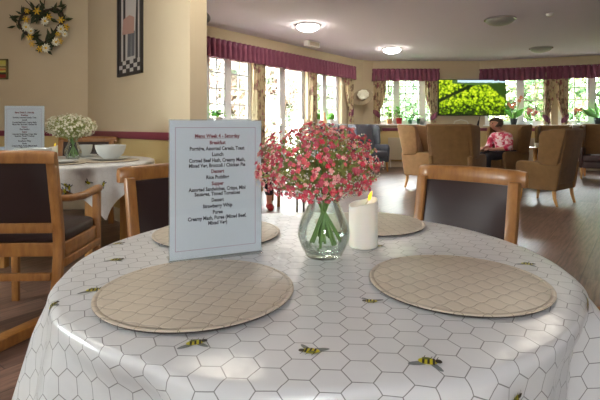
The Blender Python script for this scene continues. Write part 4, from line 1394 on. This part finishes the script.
for (px, py, r, w) in [(26, 27, .06, 1), (31, 31, .05, 1), (45, 21, .06, 1), (61, 29, .06, 1), (56, 42, .06, 1), (46, 48, .065, 1), (65, 34, .045, 1),
                       (26, 19, .05, 0), (37, 11, .055, 0), (49, 17, .05, 0), (61, 20, .05, 0), (66, 27, .05, 0), (30, 37, .05, 0), (32, 44, .045, 0), (60, 41, .045, 0), (40, 49, .05, 0), (58, 34, .04, 0), (27, 11, .04, 0)]:
    X = at(px, 5.5) - t.location.x; Z = zz(py, 5.5) - t.location.z
    daisy(X, Z, r, M['yellowpetal'], M['tinywhite'] if w else M['yellowpetal'], 10 if w else 6)
mb = MB()
for (a, b) in (((-.13, .30), (-.05, .18)), ((-.02, .36), (.0, .14)), ((.04, .36), (.0, .14)), ((-.2, .33), (-.1, .2))):
    mb.tube([(a[0], -.03, a[1]), ((a[0] + b[0]) / 2 + .01, -.035, (a[1] + b[1]) / 2), (b[0], -.03, b[1])], .005, 5)
mb.build('hanging_twigs', bpy.data.materials['grapevine'], t)
tag(t, 'heart shaped wreath of dark leaves with white daisies and yellow flowers', 'wreath')

# small painting cut by the left edge
t = empty('picture', (at(-3.5, 5.57), 5.597, zz(69, 5.57)))
mb = MB(); w, h = .13, .125
for (a, b) in (((-w, -h), (w, -h + .018)), ((-w, h - .018), (w, h)), ((-w, -h), (-w + .018, h)), ((w - .018, -h), (w, h))): mb.box((a[0], -.025, a[1]), (b[0], 0, b[1]))
mb.build('picture_frame', mat('olive_frame', (112, 100, 62), .5), t, smooth=False)
def strips():
    m = mat('striped_painting', (190, 180, 90), .6); tt = NT(m); s = tt.n('ShaderNodeSeparateXYZ'); tt.l(tt.gen(), s.inputs[0])
    n = tt.noise(tt.gen(), 6, 2); v = tt.math('ADD', s.outputs[2], tt.math('MULTIPLY', tt.math('SUBTRACT', n, .5), .06))
    tt.col(tt.ramp(v, [(0, lin((150, 40, 36))), (.17, lin((150, 40, 36))), (.19, lin((60, 66, 36))), (.3, lin((60, 66, 36))), (.32, lin((206, 196, 96))), (.42, lin((196, 120, 70))), (.52, lin((200, 170, 110))), (.6, lin((130, 122, 70))), (.68, lin((204, 196, 120))), (.78, lin((206, 200, 100)))], 'CONSTANT'))
    return m
mb = MB(); mb.box((-w + .018, -.014, -h + .018), (w - .018, -.004, h - .018)); mb.build('canvas', strips(), t, smooth=False)
tag(t, 'small striped yellow and red painting cut by the left edge', 'picture')

# tall narrow picture on the angled partition: stripes, checked floor, standing figure
ta, tb = dpx(119), dpx(143.5); W_ = tb - ta
zb0, zt0 = 1.555, 2.50
t = empty('picture', (DC.x + DU.x * ta, DC.y + DU.y * ta, zb0), math.atan2(DU.y, DU.x)); H_ = zt0 - zb0
dk = mat('print_charcoal', (46, 42, 42), .5); wt = mat('print_offwhite', (206, 202, 196), .5); gy = mat('print_slate', (104, 106, 112), .5); pk = mat('print_pink', (190, 150, 136), .5)
mb = MB(); e = .03
for (a, b) in (((0, 0), (W_, e)), ((0, H_ - e), (W_, H_)), ((0, 0), (e, H_)), ((W_ - e, 0), (W_, H_))): mb.box((a[0], -.024, a[1]), (b[0], 0, b[1]))
mb.build('picture_frame', dk, t, smooth=False)
mb = MB(); mb.box((e, -.010, e), (W_ - e, -.004, H_ - e), 0)
iw = W_ - 2 * e
for (a, b) in ((0, .10), (.2, .30), (.76, .86), (.93, 1.0)):    # dark vertical stripes
    mb.box((e + iw * a, -.0115, .16), (e + iw * b, -.010, H_ - e), 1)
for r in range(3):
    for c in range(6):
        if (r + c) % 2 == 0: mb.box((e + iw * c / 6, -.0115, e + r * .043), (e + iw * (c + 1) / 6, -.010, e + (r + 1) * .043), 1)
def fig(poly, mi, d): mb.add([(e + iw * x, -.0125 - d, z) for x, z in poly], [tuple(range(len(poly)))], mi)
fig([(.40, .19), (.56, .19), (.58, .46), (.42, .46)], 2, 0); fig([(.58, .19), (.72, .19), (.74, .46), (.58, .46)], 2, 0)
fig([(.36, .44), (.76, .44), (.80, .76), (.66, .80), (.46, .80), (.34, .74)], 0, .0004)
fig([(.16, .44), (.70, .42), (.72, .58), (.50, .62), (.22, .60)], 3, .0008)
fig([(.46, .82), (.52, .78), (.62, .78), (.67, .83), (.66, .90), (.58, .93), (.49, .90)], 3, .0008)
fig([(.44, .88), (.70, .87), (.66, .96), (.50, .96)], 1, .0012)
mb.build('print', [wt, dk, gy, pk], t, smooth=False)
tag(t, 'tall narrow framed print of a standing figure on a black and white checked floor', 'picture')

# straw hat hung on the bend between the windows
Yh = 10.88
t = empty('straw_hat', (at(362.5, Yh), Yh, zz(97, Yh)))
R3 = Matrix.Rotation(math.radians(-20), 3, 'Y') @ Matrix.Rotation(math.radians(80), 3, 'X')
mb = MB(); mb.lathe([(.10, .012), (.19, .006), (.262, -.012), (.265, -.006), (.19, .014), (.10, .02)], 40, close=True)
mb.v = [tuple(R3 @ Vector((x, y * .72, z))) for x, y, z in mb.v]; mb.build('brim', M['straw'], t)
mb = MB(); mb.lathe([(.115, .01), (.112, .07), (.09, .10), (.04, .112), (0, .113)], 32)
mb.v = [tuple(R3 @ Vector((x, y * .8, z))) for x, y, z in mb.v]; mb.build('crown', M['straw'], t)
mb = MB()
for k in range(9):
    a = k * .7; mb.ball(R3 @ Vector((.085 * math.cos(a) + .02, .075 * math.sin(a) + .03, .10 + .01 * (k % 2))), (.06, .03, .05), sub=2)
mb.ball(R3 @ Vector((.02, .03, .11)), (.09, .04, .08), sub=2)
tag(mb.build('trimming', M['tinywhite'], t), 'white fabric flowers')
tag(t, 'pale straw hat with white flowers hung on the wall between two curtains', 'hat')

# ------------------------------------------------------------------ sill plants
def pot(t, r, h, m, z=0):
    mb = MB(); mb.lathe([(0, 0), (r * .72, 0), (r * .95, h * .8), (r, h * .82), (r, h), (r * .88, h), (r * .85, h * .85), (0, h * .85)], 20); mb.build('pot', m, t)
def leaves(t, n, z, R, H, L, m, seed, droop=.0, wide=.3, name='foliage'):
    rr = random.Random(seed); mb = MB()
    for k in range(n):
        a = rr.uniform(0, 2 * PI); rad = R * math.sqrt(rr.random()); b = Vector((rad * math.cos(a) * .5, rad * math.sin(a) * .5, z + H * rr.random() * .75))
        d = Vector((math.cos(a), math.sin(a), rr.uniform(.1, 1.0) - droop)).normalized(); sd = d.cross(Vector((0, 0, 1))).normalized(); up = sd.cross(d)
        l = L * rr.uniform(.6, 1.2); w = l * wide
        mb.add([b, b + d * l * .5 + sd * w + up * .01, b + d * l - Vector((0, 0, l * .2)), b + d * l * .5 - sd * w + up * .01, b + d * l * .5], [(0, 1, 4), (1, 2, 4), (2, 3, 4), (3, 0, 4)])
        if k % 4 == 0: mb.tube([(0, 0, z - .01), (b + Vector((0, 0, z))) * .5, b], .004, 5)
    return mb.build(name, m, t)
def on(px, p0, u, tfun, inset=-.03):
    tt = tfun(px); return (p0.x + u.x * tt + u.y * -inset * -1 * -1, p0.y + u.y * tt, 0)
def sillpos(p0, u, tt, d=.04): return (p0.x + u.x * tt + u.y * d, p0.y + u.y * tt - u.x * d)
def plant(kind, px, p0, u, tf, z, label):
    x, y = sillpos(p0, u, tf(px)); t = empty('pot_plant', (x, y, z + .003)); tag(t, label, 'plant', 'plants on the window sills'); return t
z1 = SZ; z2 = SZ - .02
t = plant(0, 215.5, OO, U, tpx, z1, 'green plant in a white pot on the sill just right of the pillar'); pot(t, .09, .09, M['plastic']); leaves(t, 60, .09, .15, .12, .11, M['plant'], 1)
for (px, lbl, R) in ((329.5, 'round clipped topiary ball in a white pot on the left wall sill', .085), (315.8, 'topiary ball half hidden by the narrow curtain of the patio door', .07)):
    t = plant(0, px, OO, U, tpx, z1, lbl); pot(t, .055, .09, M['plastic'])
    mb = MB(); rr = random.Random(5)
    bm = bmesh.new(); bmesh.ops.create_icosphere(bm, subdivisions=4, radius=R)
    for v in bm.verts: v.co = v.co * (1 + rr.uniform(-.07, .07)) + Vector((0, 0, .09 + R * .8))
    mb.bm(bm); mb.build('foliage', M['plant'], t, smooth=False)
t = plant(0, 323, OO, U, tpx, z1, 'peach ornament bottle beside the topiary ball'); bpy.data.objects[t.name]['category'] = 'ornament'; t.name = 'ornament'; t['group'] = 'ornaments on the left wall sill'
mb = MB(); mb.lathe([(0, 0), (.05, 0), (.055, .04), (.04, .1), (.018, .15), (.024, .2), (.02, .24), (0, .25)], 20); mb.build('figure', mat('peach_glaze', (236, 186, 140), .4), t)
bt = lambda px: at(px, 11.3)
t = plant(0, 389.5, BO, BU, bt, z1, 'pale green plant in a terracotta pot, leftmost on the small window sill'); pot(t, .07, .12, M['terra']); leaves(t, 40, .12, .12, .32, .13, M['plantlight'], 2)
t = plant(0, 399, BO, BU, bt, z1, 'trailing plant in a red pot on the small window sill'); pot(t, .08, .15, M['redpot']); leaves(t, 34, .15, .26, .32, .17, M['plant'], 3, .2)
t = plant(0, 410, BO, BU, bt, z1, 'spiky plant in a green pot on the small window sill'); pot(t, .06, .10, M['greenpot']); leaves(t, 40, .10, .14, .12, .14, M['plant'], 4, wide=.12)
t = plant(0, 418.5, BO, BU, bt, z1, 'small plant in a dark pot, rightmost on the small window sill'); pot(t, .05, .13, M['greenpot']); leaves(t, 12, .13, .12, .1, .12, M['plantlight'], 5)
def flower_heads(t, spots, r, m):
    for k, (x, z) in enumerate(spots):
        mb = MB(); y = .05 * math.sin(k * 2.1) - .03
        for j in range(6):
            a = j * PI / 3; d = Vector((math.cos(a), -.3, math.sin(a))); sd = Vector((-d.z, 0, d.x)); p = Vector((x, y, z))
            mb.add([p, p + d * r * .6 + sd * r * .4, p + d * r, p + d * r * .6 - sd * r * .4], [(0, 1, 2, 3)])
        mb.ball((x, y - .01, z), r * .3); mb.build('flower_head', m, t)
        mb = MB(); mb.tube([(x * .15, 0, .1), (x * .6, y * .5, z * .6), (x, y, z)], .005, 5); mb.build('stem', M['stem'], t)
t = plant(0, 513.5, FE, RU, rpx, z2, 'orange flowering plant in a dark pot beside the television'); pot(t, .085, .15, M['darkpot'])
flower_heads(t, [(-.1, .45), (.02, .5), (.1, .58), (.16, .66), (-.02, .42), (-.16, .5)], .052, M['orange'])
mb = MB()
for (a, b, w) in ((-.26, .42, .07), (.26, .40, .08), (-.2, .62, .06), (.1, .34, .06)):
    d = Vector((a, 0, b - .13)); sd = Vector((-d.z, 0, d.x)).normalized() * w; p = Vector((0, 0, .13))
    mb.add([p, p + d * .6 + sd + Vector((0, -.03, 0)), p + d, p + d * .6 - sd + Vector((0, .03, 0)), p + d * .5], [(0, 1, 4), (1, 2, 4), (2, 3, 4), (3, 0, 4)])
mb.build('foliage', M['plant'], t)
def flower_vase_small(px, label, heads, fm):
    t = plant(0, px, FE, RU, rpx, z2, label); t['category'] = 'vase'; t.name = 'flower_vase'; t['group'] = 'flower vases on the right hand sill'
    mb = MB(); mb.lathe([(0, 0), (.045, 0), (.05, .03), (.04, .11), (.03, .15), (.045, .18), (.043, .18), (.028, .15), (.037, .11), (.045, .03), (0, .012)], 20); mb.build('glass_body', M['vase'], t)
    flower_heads(t, heads, .05, fm); leaves(t, 20, .18, .12, .1, .1, M['plant'], 7)
flower_vase_small(530.5, 'small glass vase of pink flowers left of the double curtain', [(-.08, .28), (.0, .34), (.09, .29), (.04, .24), (-.05, .36)], M['pinkpetal'])
flower_vase_small(578.5, 'small glass vase of pink and orange flowers right of the double curtain', [(-.1, .28), (.0, .33), (.1, .29), (.04, .36), (-.06, .36), (.15, .32)], M['orange'])
t = plant(0, 598.5, FE, RU, rpx, z2, 'broad leaved plant in a dark pot at the right edge of the sill'); pot(t, .1, .15, M['darkpot'])
mb = MB()
for (a, b, w) in ((-.42, .36, .075), (-.28, .42, .07), (.2, .5, .08), (.3, .36, .07), (-.1, .55, .07)):
    d = Vector((a, 0, b - .13)); sd = Vector((-d.z, 0, d.x)).normalized() * w; p = Vector((0, 0, .13))
    mb.add([p, p + d * .6 + sd + Vector((0, -.03, 0)), p + d, p + d * .6 - sd + Vector((0, .03, 0)), p + d * .5], [(0, 1, 4), (1, 2, 4), (2, 3, 4), (3, 0, 4)])
mb.build('foliage', M['plant'], t)

# ------------------------------------------------------------------ garden outside
mb = MB(); mb.add([(-30, -3, -.12), (30, -3, -.12), (30, 40, -.12), (-30, 40, -.12)], [(0, 1, 2, 3)])
tag(mb.build('lawn', M['lawn'], smooth=False), kind='structure')
def hedge(name, p0, p1, h, dep, n, m, seed, label, z0=-.1):
    rr = random.Random(seed); mb = MB(); p0 = Vector(p0); p1 = Vector(p1); u = (p1 - p0).normalized(); nn = Vector((-u.y, u.x)); L = (p1 - p0).length
    bumps = [(rr.uniform(0, L), rr.uniform(.6, 1.6), rr.uniform(-.5, .6)) for _ in range(int(L * 1.2))]
    for k in range(n):
        t = rr.uniform(0, L); hh = h + sum(c * math.exp(-((t - a) / b) ** 2) for a, b, c in bumps)
        z = z0 + hh * rr.random() ** .85; d = rr.uniform(-dep, dep) * .5 + .35 * math.sin(t * 2.3 + z * 1.7)
        p = p0 + u * t + nn * d; c = Vector((p.x, p.y, z))
        q = Vector((rr.gauss(0, 1), rr.gauss(0, 1), rr.gauss(0, 1))).normalized(); a = q.orthogonal().normalized(); b = q.cross(a)
        s = rr.uniform(.06, .16)
        mb.add([c + a * s, c + b * s * .6, c - a * s, c - b * s * .6], [(0, 1, 2, 3)])
    o = mb.build(name, m, smooth=False); tag(o, label, 'hedge', kind='stuff'); return o
lo = lambda t, d: LW(t) + Vector((-U.y, U.x)) * d
hedge('garden_hedge', lo(-4, 4.4), lo(2.2, 4.6), 3.5, 1.2, 25000, M['hedge'], 1, 'pale sunlit hedge outside the left wall windows')
hedge('garden_hedge', lo(2.6, 5.0), lo(8.5, 5.4), 3.5, 1.3, 23000, M['hedge_warm'], 2, 'pinkish autumn shrubs outside the patio door')
hedge('garden_hedge', (.5, 16.6), (5.2, 16.4), 3.2, 1.4, 11000, M['hedge'], 3, 'pale leafy hedge outside the small window')
hedge('garden_hedge', (4.6, 15.0), (13.5, 12.4), 3.0, 1.6, 13000, M['hedge_dark'], 4, 'green shrubs outside the right hand windows')

# ------------------------------------------------------------------ light
w = bpy.data.worlds.new('World'); scn.world = w; w.use_nodes = True
bg = w.node_tree.nodes['Background']; bg.inputs[0].default_value = (0.95, 0.97, 1.0, 1); bg.inputs[1].default_value = 50.0
sun = bpy.data.lights.new('sun', 'SUN'); sun.energy = 16; sun.angle = math.radians(3); sun.color = (1, .96, .88)
so = bpy.data.objects.new('sun', sun); col.objects.link(so)
so.rotation_euler = Vector((.18, .75, -1.0)).to_track_quat('-Z', 'Y').to_euler()
def portal(p0, u, a, b, z0, z1):
    l = bpy.data.lights.new('daylight', 'AREA'); l.shape = 'RECTANGLE'; l.size = b - a; l.size_y = z1 - z0
    l.cycles.is_portal = True
    o = bpy.data.objects.new('daylight', l); col.objects.link(o)
    n = Vector((-u.y, u.x)); m = p0 + u * (a + b) / 2 + n * .22
    o.location = (m.x, m.y, (z0 + z1) / 2)
    o.rotation_euler = Vector((-n.x, -n.y, 0)).to_track_quat('-Z', 'Y').to_euler()
for q in (opA, opB, opC): portal(OO, U, *q)
portal(Vector((9.0, -3.0)), Vector((-1, 0)), *rear_fill)
portal(Vector((-4.3, -3.0)), Vector((0, 1)), *lw)
portal(BO, BU, w2a, w2b, SZ, WT); portal(FE, RU, r3[0], r3[1], SZ, WT); portal(FE, RU, r4[0], r4[1], SZ, WT)

vs = scn.view_settings
vs.view_transform = 'Standard'; vs.look = 'None'; vs.gamma = 1.0; vs.use_curve_mapping = False
vs.exposure = 0.5
scn.display_settings.display_device = 'sRGB'
scn.cycles.max_bounces = 10; scn.cycles.transparent_max_bounces = 24; scn.cycles.diffuse_bounces = 5
scn.cycles.use_denoising = True
